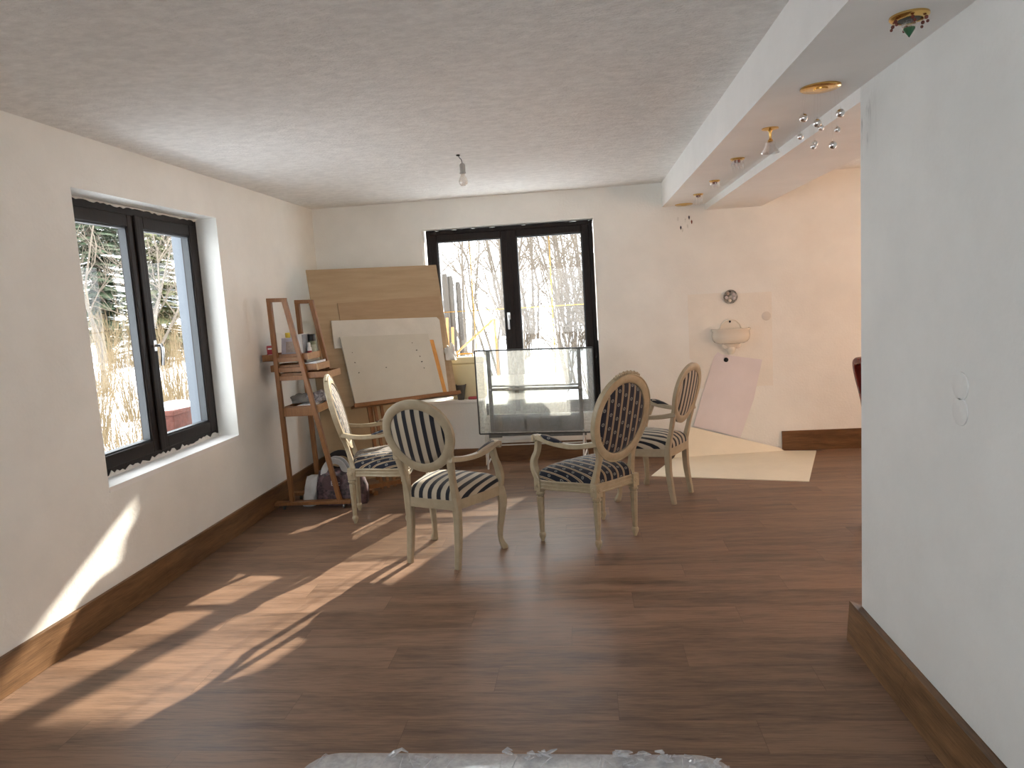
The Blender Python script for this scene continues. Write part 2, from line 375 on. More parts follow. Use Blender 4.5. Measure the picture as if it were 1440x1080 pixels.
# back wall with window opening
BX0, BX1, BZ0, BZ1 = -1.49, .133, .44, 2.258
b = B()
b.box((XL, YB, -.1), (BX0, YB+TH, ZC)); SX0, SX1 = 2.9, 4.4
b.box((BX1, YB, -.1), (SX0, YB+TH, ZC)); b.box((SX1, YB, -.1), (5.0, YB+TH, ZC)); b.box((SX0, YB, -.1), (SX1, YB+TH, .6)); b.box((SX0, YB, 2.3), (SX1, YB+TH, ZC))
b.box((BX0, YB, -.1), (BX1, YB+TH, BZ0)); b.box((BX0, YB, BZ1), (BX1, YB+TH, ZC))
struct(b.go('wall_back', 'wall_paint', smooth=0))
# right wall block, lintel over the wide opening
b = B(); b.box((XR, -3.2, 0), (1.64, YR0, ZC)); struct(b.go('wall_right', 'wall_paint_cool_light', smooth=0))
b = B(); b.box((XR, YR0, 2.255), (1.64, YB, ZC)); struct(b.go('trim_1', 'beam_paint', smooth=0))
# deep beam that carries the row of small lamps
b = B(); b.box((.765, -3.2, 2.31), (XR, YB, ZC)); struct(b.go('ceiling_beam', 'beam_paint', smooth=0))
# side room walls
FX = 4.6
WY0, WY1 = 1.8, 6.2
b = B()
b.box((FX, -.2, -.1), (FX+.3, WY0, ZC)); b.box((FX, WY1, -.1), (FX+.3, 7.1, ZC))
b.box((FX, WY0, -.1), (FX+.3, WY1, .4)); b.box((FX, WY0, 2.4), (FX+.3, WY1, ZC))
struct(b.go('wall_side_room', 'peach_paint', smooth=0))
b = B(); b.box((1.64, -.5, -.1), (FX+.3, -.2, ZC)); struct(b.go('wall_side_room_front', 'peach_paint', smooth=0))
# rear wall behind the viewer with an unseen wide window added for fill light
RX0, RX1, RZ0, RZ1 = -2.3, .5, .6, 2.35
b = B()
b.box((XL, -3.3, -.1), (RX0, -3.0, ZC)); b.box((RX1, -3.3, -.1), (1.145, -3.0, ZC))
b.box((RX0, -3.3, -.1), (RX1, -3.0, RZ0)); b.box((RX0, -3.3, RZ1), (RX1, -3.0, ZC))
struct(b.go('wall_rear', 'wall_paint', smooth=0))

# baseboards
BH = .172
b = B(); b.box((XL, -3.0, 0), (XL+.02, YB-.0, BH)); struct(b.go('baseboard_left', 'base_wood_y', smooth=0, bevel=.002))
b = B(); b.box((XL+.02, YB-.02, 0), (.98, YB, BH+.005)); b.box((1.79, YB-.02, 0), (FX, YB, .185)); struct(b.go('baseboard_back', 'base_wood_x', smooth=0, bevel=.002))
b = B(); b.hexa([(XR-.075,-3.0,0),(XR,-3.0,0),(XR,YR0,0),(XR-.075,YR0-.03,0),(XR-.028,-3.0,.137),(XR,-3.0,.137),(XR,YR0+.01,.137),(XR-.042,YR0+.03,.15)]); struct(b.go('baseboard_right', 'base_wood_y', smooth=0))

# windows
def handle_parts(parent, o, inward, along):
    o, inward, along = V(o), V(inward), V(along)
    b = B(); b.obox(o-along*.016-V((0,0,.035)), along*.032, inward*.012, (0,0,.07)); b.go('handle_plate', 'steel', parent, bevel=.004)
    b = B(); b.rod(o, o+inward*.05, .018)
    b.sweep(smooth_path([o+inward*.045+V((0,0,.008)), o+inward*.055-V((0,0,.02)), o+inward*.052-V((0,0,.07)), o+inward*.045-V((0,0,.125))], 4), [.02]*4+[.02]*9, .016, up=tuple(along), shape='chamf')
    b.go('handle', 'steel', parent)
def window(name, P0, along, inward, width, z0, z1, fw=.045, sw=.075, depth=.07, hside=0, muntin=None):
    """P0: corner at frame depth, lower near end; along/inward unit vectors. Two casements."""
    w = bpy.data.objects.new(name, None); COL.objects.link(w); struct(w)
    P0, A, I = V(P0), V(along), V(inward)
    def rect(b, a0, a1, c0, c1, i0, i1): b.obox(P0+A*a0+I*i0+V((0,0,c0)), A*(a1-a0), I*(i1-i0), (0,0,c1-c0))
    H = z1-z0; P0 = V((P0.x, P0.y, z0))
    b = B()
    rect(b, 0, fw, 0, H, 0, depth); rect(b, width-fw, width, 0, H, 0, depth); rect(b, fw, width-fw, 0, fw, 0, depth); rect(b, fw, width-fw, H-fw, H, 0, depth)
    b.go('frame', 'window_wood', w, smooth=0, bevel=.004)
    mid = width/2
    for k, (a0, a1) in enumerate(((fw, mid-.004), (mid+.004, width-fw))):
        d0, d1 = .012, depth+.012
        b = B()
        rect(b, a0, a0+sw, fw, H-fw, d0, d1); rect(b, a1-sw, a1, fw, H-fw, d0, d1); rect(b, a0+sw, a1-sw, fw, fw+sw, d0, d1); rect(b, a0+sw, a1-sw, H-fw-sw, H-fw, d0, d1)
        sash = b.go('sash', 'window_wood', w, smooth=0, bevel=.006)
        b = B(); g = .01
        rect(b, a0+sw, a0+sw+g, fw+sw, H-fw-sw, d0+.015, d1-.012); rect(b, a1-sw-g, a1-sw, fw+sw, H-fw-sw, d0+.015, d1-.012)
        rect(b, a0+sw, a1-sw, fw+sw, fw+sw+g, d0+.015, d1-.012); rect(b, a0+sw, a1-sw, H-fw-sw-g, H-fw-sw, d0+.015, d1-.012)
        b.go('glazing_bead', 'gasket', sash, smooth=0)
        b = B(); rect(b, a0+sw, a1-sw, fw+sw, H-fw-sw, d0+.022, d0+.026); b.go('pane', 'pane_glass', sash, smooth=0)
        if muntin:
            b = B(); m = (a0+a1)/2
            rect(b, m-.005, m+.005, fw+sw, H-fw-sw, d0+.03, d0+.036); rect(b, a0+sw, a1-sw, muntin-z0-.004, muntin-z0+.004, d0+.03, d0+.036); b.go('muntin', 'brass', sash, smooth=0)
        if k == hside:
            s_ = a1-sw*.5 if k == 0 else a0+sw*.5
            handle_parts(sash, P0+A*s_+I*d1+V((0,0,1.40-z0)), I, A)
    b = B(); rect(b, mid-.022, mid+.022, fw, H-fw, depth+.012, depth+.026); b.go('meeting_strip', 'window_wood', w, smooth=0, bevel=.005)
    return w
random.seed(3)
w1 = window('window_1', (-2.765, LY0, 0), (0,1,0), (1,0,0), LY1-LY0, LZ0+.008, LZ1-.008, hside=1)
w2 = window('window_2', (BX0+.025, 6.93, 0), (1,0,0), (0,-1,0), BX1-BX0-.035, BZ0+.004, BZ1-.012, fw=.035, sw=.068, hside=0, muntin=1.47)
w3 = window('window_3', (FX+.1, WY0, 0), (0,1,0), (-1,0,0), WY1-WY0, .4, 2.4)
w5 = window('fill_window_left', (-2.765, NY0, 0), (0,1,0), (1,0,0), NY1-NY0, .6, 2.3)  # unseen window added to light the right wall
w6 = window('window_6', (SX0, 6.93, 0), (1,0,0), (0,-1,0), SX1-SX0, .6, 2.3)
w4 = window('fill_window_rear', (RX0, -3.15, 0), (1,0,0), (0,1,0), RX1-RX0, RZ0, RZ1)  # unseen, added to raise the ambient light
# ragged plaster and foam along the frames
def ragged(parent, name, mat, A, Bp, inn, across, n, lo, hi, t=.004):
    A, Bp, inn, across = V(A), V(Bp), V(inn), V(across); b = B()
    prof = [lo + (hi-lo)*random.random()**1.6 for _ in range(n+1)]
    for i in range(n):
        p, q = A.lerp(Bp, i/n), A.lerp(Bp, (i+1)/n)
        b.hexa([p, q, q+across*prof[i+1], p+across*prof[i], p+inn*t, q+inn*t, q+across*prof[i+1]+inn*t, p+across*prof[i]+inn*t])
    b.go(name, mat, parent, smooth=0)
ragged(w1, 'plaster_smear', 'plaster', (-2.694, LY0, LZ0+.004), (-2.694, LY1, LZ0+.004), (1,0,0), (0,0,1), 60, .006, .035)
ragged(w1, 'plaster_smear', 'plaster', (-2.694, LY0, LZ1-.004), (-2.694, LY1, LZ1-.004), (1,0,0), (0,0,-1), 50, .006, .018)
ragged(w2, 'sealant', 'foam_black', (BX1-.001, 6.858, .50), (BX1-.001, 6.858, 1.12), (0,-1,0), (-1,0,0), 24, .01, .03)
ragged(w2, 'sealant', 'foam_black', (BX1-.002, 6.852, .55), (BX1-.002, 6.852, 1.0), (0,-.0,0), (0,-1,0), 16, .02, .07, .003)
ragged(w2, 'sealant', 'foam_black', (BX0+.03, 6.857, BZ1-.006), (BX1-.005, 6.857, BZ1-.006), (0,-1,0), (0,0,-1), 50, .004, .02)
b = B(); b.prism([(XL+.003, LY0-.0, LZ0), (XL+.003, LY1+.0, LZ0), (-2.70, LY1, LZ0+.006), (-2.70, LY0, LZ0+.006)], (0,0,-.03)); struct(b.go('trim_2', 'beam_paint', smooth=0))
# boxed-in ledge at the left end of the back window
b = B(); b.box((BX0-.25, 6.60, 0), (-.985, 6.86, .612)); struct(b.go('trim_3', 'wall_paint', smooth=0))
b = B(); b.box((BX0-.26, 6.585, .612), (-.975, 6.862, .64)); struct(b.go('trim_9', 'beam_paint', smooth=0, bevel=.004))
b = B(); b.box((BX0-.25, 6.582, 0), (-.985, 6.60, BH)); struct(b.go('baseboard_bench', 'base_wood_x', smooth=0, bevel=.002))
# filled sockets on the near right wall, blank cover, patch outline by the basin
for nm, y, z in (('trim_4', 2.303, 1.205), ('trim_5', 2.303, 1.125)):
    b = B(); b.lathe([(.044, 0), (.044, .004), (.042, .005)], 36, (XR, y, z), ax=(-1,0,0)); struct(b.go(nm, 'wall_paint_cool_light', smooth=30))
b = B(); b.lathe([(.042, 0), (.042, .003), (.038, .005)], 32, (1.67, YB, 1.265), ax=(0,-1,0)); struct(b.go('trim_6', 'wall_cover'))
b = B(); b.box((.968, YB-.003, .90), (.985, YB, 1.50)); b.box((.985, YB-.003, 1.485), (1.27, YB, 1.50)); b.box((.985, YB-.0015, .62), (1.72, YB, 1.485)); struct(b.go('trim_7', 'patch_plaster', smooth=0))
b = B(); b.lathe([(.021, 0), (.021, .012), (.012, .012)], 20, (1.298, YB-.0015, .88), ax=(0,-1,0)); struct(b.go('trim_8', 'hole_black'))

# ------------------------------------------------------------------ chairs
def chair(style, label, loc, rz):
    t = thing('armchair', label, 'chair', loc, rz, 'oval backed armchairs in a circle')
    A = style == 'A'
    paint = 'chair_paint' if A else 'chair_paint_plain'
    fb, fs = ('stripe_rosette_back', 'stripe_rosette_seat') if A else ('stripe_wide_back', 'stripe_wide_seat')
    yb, zr, lean = -.165, .41, math.tan(math.radians(13))
    def bp(x, z, off=0):   # point on the leaning back plane
        n = V((0, 1, lean)).normalized(); return V((x, yb-.005-(z-.42)*lean, z)) + n*off
    nrm = V((0, 1, lean)).normalized()
    a, bb, zc = (.222, .246, .80) if A else (.213, .194, .80)
    fw = .285 if A else .255; fa = fw+.007
    def ov(th, k=1., off=0):
        eg = 1+.10*math.sin(th) if not A else 1+.035*math.sin(th)
        return bp(a*k*math.cos(th)*eg, zc+bb*k*math.sin(th), off)
    N = 56
    b = B(); ring = [ov(2*PI*i/N) for i in range(N)]
    wid = [.054 if not A else .052]*N
    b.sweep(ring, wid, .030, up=tuple(nrm), shape='chamf', closed=True)
    if A:   # raised beads on both edges of the moulding
        for k, o in ((1.10, .014), (.90, .014), (1.10, -.014)):
            b.sweep([ov(2*PI*i/N, k, o) for i in range(N)], .010, .010, up=tuple(nrm), closed=True, n=6)
    # stiles between oval and seat rail
    for s in (-1, 1):
        if A: pts = [ov(-PI/2+s*.98), bp(s*.152, .58), bp(s*.154, .52), bp(s*.162, .44), bp(s*.166, .40)]
        else: pts = [ov(-PI/2+s*1.25), bp(s*.180, .63), bp(s*.172, .55), bp(s*.167, .46), bp(s*.166, .40)]
        pp = smooth_path(pts, 5); b.sweep(pp, interp([.040, .042, .036, .042, .046], len(pp)), interp([.028, .03, .03, .036, .04], len(pp)), up=tuple(nrm), shape='chamf')
    bf = b.go('back_frame', paint, t)
    if A:
        b = B()
        for i in range(-7, 8):
            p = ov(PI/2+i*.06, 1.135); b.ball(p, (.009, .012, .010 if i % 2 else .014), 8, 6)
        b.go('crest', paint, bf)
    # upholstered oval, front and rear
    b = B(); R = [(.88, 0.), (.855, .010), (.72, .018), (.5, .023), (.2, .025)]
    for sgn, amt in ((1, 1.), (-1, .55)):
        vs = []; fs_ = []; M = 48
        for k, o in R:
            for i in range(M): vs.append(ov(2*PI*i/M, k, sgn*(.004+o*amt)))
        vs.append(ov(0, 0, sgn*(.004+.028*amt)))
        for j in range(len(R)-1):
            for i in range(M): fs_.append((j*M+i, j*M+(i+1)%M, (j+1)*M+(i+1)%M, (j+1)*M+i))
        for i in range(M): fs_.append(((len(R)-1)*M+i, (len(R)-1)*M+(i+1)%M, len(R)*M))
        b.add(vs, fs_)
    b.go('backrest', fb, t)
    # seat plan outline
    pl = smooth_path([(-.172,-.185,0), (-.215,-.06,0), (-fw+.005,.08,0), (-fw-.013,.195,0), (-fw+.035,.232,0), (-.11,.252,0), (0,.258,0), (.11,.252,0), (fw-.035,.232,0), (fw+.013,.195,0), (fw-.005,.08,0), (.215,-.06,0), (.172,-.185,0), (.09,-.192,0), (0,-.194,0), (-.09,-.192,0), (-.172,-.185,0)], 3)[:-1]
    M = len(pl); c0 = V((0, .02, 0))
    def off(k): return [V(((p.x-c0.x)*k, (p.y-c0.y)*k+c0.y, 0)) for p in pl]
    b = B(); o_, i_ = off(1.0), off(.86); z0, z1 = .352, zr
    vs = [p+V((0,0,z0)) for p in o_]+[p+V((0,0,z1)) for p in o_]+[p+V((0,0,z1)) for p in i_]+[p+V((0,0,z0)) for p in i_]
    fs_ = []
    for i in range(M):
        j = (i+1) % M
        for q in range(4): fs_.append((q*M+i, q*M+j, ((q+1)%4)*M+j, ((q+1)%4)*M+i))
    b.add(vs, fs_)
    if A:
        for zz, rr in ((.356, .012), (.403, .012), (.38, .007)): b.sweep([p+V((0,0,zz)) for p in off(1.005)], rr, rr, closed=True, n=6)
    b.go('seat_rail', paint, t)
    b = B(); R = [(.985, .409), (.985, .428), (.965, .447), (.92, .463), (.80, .482), (.62, .495), (.42, .502), (.2, .506)]
    vs = []; fs_ = []
    for k, z in R: vs += [p+V((0,0,z)) for p in off(k)]
    vs.append(c0+V((0,0,.507)))
    for j in range(len(R)-1):
        for i in range(M): fs_.append((j*M+i, j*M+(i+1)%M, (j+1)*M+(i+1)%M, (j+1)*M+i))
    for i in range(M): fs_.append(((len(R)-1)*M+i, (len(R)-1)*M+(i+1)%M, len(R)*M))
    fs_.append(tuple(range(M))); b.add(vs, fs_); b.go('seat', fs, t)
    # legs
    turned = [(.010, 0), (.012, .012), (.019, .028), (.021, .042), (.019, .055), (.0135, .060), (.0145, .066), (.0225, .285), (.0235, .292), (.018, .297), (.020, .303), (.028, .311), (.028, .320), (.021, .326), (.021, .334)]
    for s in (-1, 1):
        if A:
            for (x, y) in ((s*fw, .200), (s*.170, -.185)):
                b = B(); b.lathe(turned, 32, (x, y, 0), 8, .06); b.box((x-.026, y-.026, .332), (x+.026, y+.026, .412))
                for dx, dy in ((1,0),(-1,0),(0,1),(0,-1)): b.lathe([(.017, 0), (.015, .004), (.006, .005), (.004, .008)], 12, (x+dx*.026, y+dy*.026, .374), ax=(dx,dy,0))
                b.go('leg', paint, t)
        else:
            x, y = s*.255, .200; d = V((s*.75, .66, 0))
            ctr = [(.405, 0, .052), (.36, .010, .056), (.30, .016, .050), (.22, .006, .040), (.14, -.008, .033), (.07, -.010, .029), (.035, .000, .036), (.015, .010, .042), (0, .014, .036)]
            pp = smooth_path([V((x, y, z))+d*o for z, o, w in ctr], 3); ww = interp([w for z, o, w in ctr], len(pp))
            b = B(); b.sweep(pp, ww, ww, up=tuple(d), shape='chamf'); b.go('leg', paint, t)
            pp = smooth_path([(s*.166, yb-.005, .43), (s*.168, yb-.002, .34), (s*.169, yb-.008, .2), (s*.17, -.205, 0)], 4)
            b = B(); b.sweep(pp, interp([.046, .046, .042, .034], len(pp)), interp([.042, .044, .040, .032], len(pp)), up=(0,1,0), shape='chamf'); b.go('leg', paint, t)
    # arms
    for s in (-1, 1):
        b = B()
        st = ov(-PI/2+s*(1.12 if A else 1.22), 1.03); st = V((st.x*.97, st.y, .668))
        pp = smooth_path([st, (s*(fa-.047), -.13, .650), (s*(fa-.022), -.02, .648), (s*(fa-.004), .09, .664), (s*fa, .16, .682), (s*fa, .195, .680)], 4)
        b.sweep(pp, interp([.030, .032, .036, .044, .044, .040], len(pp)), interp([.034, .030, .030, .034, .036, .034], len(pp)), shape='chamf')
        if A:
            b.lathe([(.020, -.024), (.024, -.020), (.024, .020), (.020, .024)], 18, (s*fa, .205, .676), ax=(1,0,0)); b.lathe([(.012, -.030), (.012, .030)], 12, (s*fa, .205, .676), ax=(1,0,0))
            sp = smooth_path([(s*fw, .205, .405), (s*fa, .232, .47), (s*fa, .232, .53), (s*fw, .205, .59), (s*fw, .190, .665)], 4)
        else:
            b.lathe([(.016, -.020), (.021, -.017), (.021, .017), (.016, .020)], 16, (s*fa, .208, .668), ax=(1,0,0))
            sp = smooth_path([(s*.256, .200, .400), (s*.262, .208, .46), (s*.262, .195, .52), (s*.260, .160, .59), (s*.259, .135, .655)], 4)
        b.sweep(sp, interp([.044, .040, .038, .034, .036], len(sp)), interp([.046, .046, .042, .038, .040], len(sp)), up=(1,0,0), shape='chamf')
        arm = b.go('arm', paint, t)
        pp = smooth_path([(s*(fa-.020), -.012, .664), (s*(fa-.010), .05, .674), (s*(fa-.003), .10, .687), (s*fa, .15, .698)], 5)
        b = B(); b.sweep(pp, interp([.018, .048, .052, .050, .020], len(pp)), interp([.008, .030, .034, .030, .010], len(pp)), n=12); b.go('arm_pad', fs, arm)
    return t
R_ = math.radians
c1 = chair('A', 'cream oval-back armchair with rosette stripes facing right beside the wooden trolley', (-1.58, 5.122, 0), R_(-77.25))
c2 = chair('B', 'cream armchair seen from behind, wide cream and black stripes, sunlight around its legs', (-.885, 4.230, 0), R_(-21.5))
c3 = chair('A', 'cream armchair seen from behind with navy rosette striped oval back and turned legs', (0.015, 4.505, 0), R_(45.5))
c4 = chair('B', 'cream armchair with wide cream and black stripes beside the white sheet on the floor', (.499, 5.403, 0), R_(61))

# dark red chair partly behind the near right wall
t = thing('dining_chair', 'dark red curved wooden chair mostly hidden behind the right wall', 'chair', (1.96, 4.40, 0), R_(-90))
b = B(); pts = smooth_path([(-.17, -.20, .45), (-.185, -.22, .60), (-.20, -.24, .80), (-.215, -.27, .95), (-.19, -.29, 1.03), (-.12, -.30, 1.06), (0, -.30, 1.065), (.12, -.30, 1.06), (.19, -.29, 1.03), (.215, -.27, .95), (.20, -.24, .80), (.185, -.22, .60), (.17, -.20, .45)], 5)
b.sweep(pts, .040, .045, up=(0,1,.15), shape='chamf'); b.go('back_frame', 'mahogany', t)
b = B(); b.prism([(-.175,-.222,.66), (.175,-.222,.66), (.195,-.265,.97), (.14,-.285,1.045), (-.14,-.285,1.045), (-.195,-.265,.97)], (0,.03,0)); b.go('backrest', 'grey_upholstery', t, bevel=.006)
b = B(); b.box((-.22,-.21,.40), (.22,.24,.44)); b.go('seat_rail', 'mahogany', t, bevel=.008)
b = B(); b.box((-.21,-.19,.44), (.21,.23,.48)); b.go('seat', 'grey_upholstery', t, bevel=.018)
for s in (-1, 1):
    b = B(); b.sweep([(s*.19,.21,.42), (s*.19,.215,.2), (s*.19,.22,0)], [.045,.036,.028], shape='chamf', up=(0,1,0)); b.go('leg', 'mahogany', t)
    b = B(); b.sweep(smooth_path([(s*.17,-.19,.46), (s*.172,-.20,.25), (s*.178,-.25,0)], 4), .034, shape='chamf', up=(0,1,0)); b.go('leg', 'mahogany', t)

# ------------------------------------------------------------------ trolley in the corner
T = thing('art_trolley', 'tall beech easel trolley with offset tray drawers in the left corner', 'trolley', (-2.2, 5.48, 0))
IT = Matrix.Translation((2.2, -5.48, 0))
def TB(b): b.v = [IT @ x for x in b.v]; return b
YF, YRr = 5.34, 5.63
fl_t, fl_b = V((-2.405, YF, 1.66)), V((-2.376, YF, .05))
fr_t, fr_b = V((-2.285, YF, 1.655)), V((-1.984, YF, .05))
rl_t, rl_b = V((-2.302, YRr, 1.64)), V((-2.262, YRr, .05))
rr_t, rr_b = V((-2.183, YRr, 1.635)), V((-1.92, YRr, .05))
for p, q in ((fl_t, fl_b), (fr_t, fr_b), (rl_t, rl_b), (rr_t, rr_b)):
    b = B(); b.bar(p, q, .034, .036, (0,1,0)); TB(b).go('leg', 'beech', T, bevel=.003)
b = B(); b.bar(fl_t+V((-.018,0,0)), fr_t+V((.018,0,0)), .034, .03)
TB(b).go('top_rail', 'beech', T, bevel=.003)
b = B(); b.bar(rl_t+V((-.018,0,0)), rr_t+V((.018,0,0)), .034, .03); TB(b).go('top_rail', 'beech', T, bevel=.003)
b = B(); b.box((-2.515, YF-.03, .035), (-1.89, YF+.03, .062)); b.box((-2.50, YRr-.03, .035), (-1.80, YRr+.03, .062)); TB(b).go('base_rail', 'beech', T, bevel=.003)
for x, y in ((-2.44, YF), (-1.95, YF), (-2.42, YRr), (-1.86, YRr)):
    b = B(); b.lathe([(.012, -.008), (.0165, -.006), (.0165, .006), (.012, .008)], 16, (x, y-.012, .0167), ax=(1,0,0)); b.box((x-.013, y-.006, .022), (x+.013, y+.006, .038)); TB(b).go('caster', 'metal_grey', T)
def tray(x0, x1, z0, y0=YF-.02+.035, y1=YRr-.02, h=.052, th=.012):
    b = B(); b.box((x0, y0, z0), (x1, y1, z0+.008)); b.box((x0, y0, z0), (x1, y0+th, z0+h)); b.box((x0, y1-th, z0), (x1, y1, z0+h)); b.box((x0, y0+th, z0), (x0+th, y1-th, z0+h))
    d = TB(b).go('tray', 'beech', T, smooth=0, bevel=.002)
    b = B(); b.box((x1-th, y0-.001, z0), (x1+.002, y1+.001, z0+h)); e = TB(b).go('tray_end', 'beech_end', d, smooth=0, bevel=.002)
tray(-2.515, -2.135, 1.185); tray(-2.455, -2.07, 1.10); tray(-2.385, -1.985, 1.035)
tray(-2.372, -2.10, .765, h=.06)
for z in (1.195, 1.115, 1.05, .80, .765):
    k = (1.65-z)/1.6; xa = fl_t.lerp(fl_b, k).x; xb = fr_t.lerp(fr_b, k).x
    b = B(); b.box((xa, YF-.012, z-.018), (xb, YF+.012, z+.018)); TB(b).go('cross_rail', 'beech', T, smooth=0, bevel=.002)

# things on the trolley
def on_tray(name, label, cat, mk, group=None): return None
ZT = 1.193
b = B(); b.box((-2.478, 5.37, ZT), (-2.415, 5.40, ZT+.115)); r = tag(b.go('card_box', 'red_card', smooth=0, bevel=.002), 'small dark red carton at the wall end of the topmost trolley tray', 'box')
for z, h in ((.085, .012), (.03, .016), (.012, .008)):
    b = B(); b.box((-2.468, 5.369, ZT+z), (-2.43, 5.3702, ZT+z+h)); b.go('print', 'paper', r, smooth=0)
t = thing('framed_picture', 'pale lavender framed picture standing on the topmost trolley tray', 'picture', (-2.31, 5.44, ZT))
b = B(); b.obox((-.085, 0, 0), (.17, 0, 0), (0, .02, 0), (0, .03, .165)); b.go('frame', 'lavender_print', t, smooth=0, bevel=.004)
b = B(); b.obox((-.045, .006, .05), (.09, 0, 0), (0, .004, 0), (0, .016, .085)); b.go('print', 'print_tan', t, smooth=0)
b = B(); b.lathe([(.030, 0), (.031, .004), (.031, .135), (.022, .15), (.013, .155), (.013, .165)], 20, (-2.36, 5.52, ZT)); t = tag(b.go('jar', 'frosted_bottle'), 'pale plastic jar with yellow cap behind the framed picture', 'jar')
b = B(); b.lathe([(.019, .163), (.019, .20), (.016, .204)], 18, (-2.36, 5.52, ZT)); b.go('cap', 'yellow_plastic', t)
b = B(); b.box((-2.235, 5.40, ZT), (-2.195, 5.55, ZT+.19)); t = tag(b.go('white_carton', 'paper', smooth=0, bevel=.002), 'tall white carton with dark edge standing beside the paint bottles', 'box')
b = B(); b.box((-2.1955, 5.401, ZT), (-2.1925, 5.549, ZT+.188)); b.go('panel', 'book_cover', t, smooth=0)
b = B(); b.lathe([(.017, 0), (.018, .004), (.018, .075), (.014, .085)], 18, (-2.168, 5.46, ZT)); t = tag(b.go('paint_tube', 'white_plastic'), 'slim white and red paint bottle between carton and green bottle', 'bottle')
b = B(); b.lathe([(.0185, .028), (.0185, .055)], 18, (-2.168, 5.46, ZT)); b.go('band', 'red_card', t)
b = B(); b.lathe([(.012, .085), (.012, .115), (.009, .12)], 16, (-2.168, 5.46, ZT)); b.go('cap', 'white_plastic', t)
b = B(); b.lathe([(.034, 0), (.036, .005), (.036, .12), (.034, .128)], 24, (-2.175, 5.54, ZT)); t = tag(b.go('paint_bottle', 'bottle_green'), 'green paint bottle with black cap on the topmost trolley tray', 'bottle')
b = B(); b.lathe([(.0365, .02), (.0365, .10)], 24, (-2.175, 5.54, ZT)); b.go('bottle_label', 'label_paper', t)
b = B(); b.lathe([(.033, .128), (.034, .13), (.034, .178), (.031, .182)], 24, (-2.175, 5.54, ZT)); b.go('cap', 'black_plastic', t)
b = B(); b.box((-2.33, 5.37, 1.108), (-2.10, 5.55, 1.128)); tag(b.go('sketchbook', 'book_cover', smooth=0, bevel=.002), 'dark sketchbook lying in the middle trolley tray', 'book')
b = B(); b.obox((-2.27, 5.375, 1.1285), (.185, .0, .022), (0, .20, 0), (0, 0, .018)); t = tag(b.go('notebook', 'paper', smooth=0, bevel=.002), 'white notebook sticking out of the middle trolley tray', 'book')
b = B(); b.obox((-2.27, 5.375, 1.147), (.185, .0, .022), (0, .20, 0), (0, 0, .002)); b.go('cover', 'book_cover', t, smooth=0)
b = B(); b.box((-2.34, 5.38, 1.043), (-2.05, 5.56, 1.062)); tag(b.go('picture_book', 'book_cover', smooth=0, bevel=.002), 'dark book lying in the lowest of the three upper trays', 'book')
b = B(); b.obox((-2.365, 5.38, 1.0625), (.16, .02, .012), (-.02, .14, 0), (0, 0, .006)); tag(b.go('paper_sheet', 'paper', smooth=0), 'white paper lying in the lowest of the three upper trays', 'paper')
b = B(); b.box((-2.36, 5.37, .774), (-2.12, 5.59, .800)); t = tag(b.go('paper_stack', 'paper', smooth=0, bevel=.003), 'stack of white paper on the low shelf of the trolley', 'paper')
b = B(); b.obox((-2.29, 5.372, .8005), (.16, .0, .012), (0, .2, 0), (0, 0, .022)); tag(b.go('sketch_pad', 'white_plastic', smooth=0, bevel=.003), 'white pad tilted on the paper stack of the low trolley shelf', 'paper')
def lump(name, mat, c, r, seed, label=None, cat=None, amp=.35, parent=None, n=22, m=14):
    rnd = random.Random(seed); b = B(); b.ball((0,0,0), 1., n, m)
    ph = [[rnd.uniform(0, 6.28) for _ in range(3)]+[rnd.uniform(1.5, 5.5) for _ in range(3)] for _ in range(7)]
    out = []
    for v in b.v:
        k = 1+amp*sum(math.sin(v.x*p[3]+p[0])*math.sin(v.y*p[4]+p[1])*math.sin(v.z*p[5]+p[2]) for p in ph)/2.2
        z = v.z*k; out.append(V((c[0]+v.x*k*r[0], c[1]+v.y*k*r[1], c[2]+max(z, -.6)*r[2])))
    b.v = out; o = b.go(name, mat, parent, smooth=60)
    if label: tag(o, label, cat)
    return o
lump('crumpled_cloth', 'grey_cloth', (-2.30, 5.53, .855), (.085, .06, .045), 5, 'crumpled grey rag on the low shelf of the trolley', 'cloth')
lump('crumpled_bag', 'pattern_cloth', (-2.155, 5.51, .865), (.075, .06, .055), 8, 'crumpled black and white patterned bag on the low trolley shelf', 'bag')

# bags under the trolley
def tote(name, mat, x0, x1, y, z, dep, label, seed, toplean=0.):
    rnd = random.Random(seed); b = B(); nx, nz = 10, 8; vs = []; fs = []
    ring = []
    for j in range(nz+1):
        f = j/nz; zz = z*f; cx = (x0+x1)/2+toplean*f; hw = (x1-x0)/2*(1-.10*f*f+.03*math.sin(5*f)); hd = dep/2*(1-.55*f+.25*math.sin(PI*f))
        k = 28; row = []
        for i in range(k):
            t = 2*PI*i/k; cxs, sn = math.cos(t), math.sin(t)
            sx = math.copysign(abs(cxs)**.5, cxs); sy = math.copysign(abs(sn)**.6, sn)
            row.append(V((cx+hw*sx+rnd.uniform(-1,1)*.006, y+hd*sy+rnd.uniform(-1,1)*.007, max(0.001, zz+(rnd.uniform(-1,1)*.008 if 0 < j else 0)))))
        ring.append(row)
    vs = [p for r in ring for p in r]
    for j in range(nz):
        for i in range(k): fs.append((j*k+i, j*k+(i+1)%k, (j+1)*k+(i+1)%k, (j+1)*k+i))
    fs.append(tuple(range(k-1,-1,-1))); fs.append(tuple(nz*k+i for i in range(k))); b.add(vs, fs)
    o = b.go(name, mat, None, smooth=70); tag(o, label, 'bag'); return o
t = tote('shopping_bag', 'bag_pattern', -2.21, -1.80, 5.475, .275, .16, 'full dark patterned shopping bag with white handles behind the trolley base', 4)
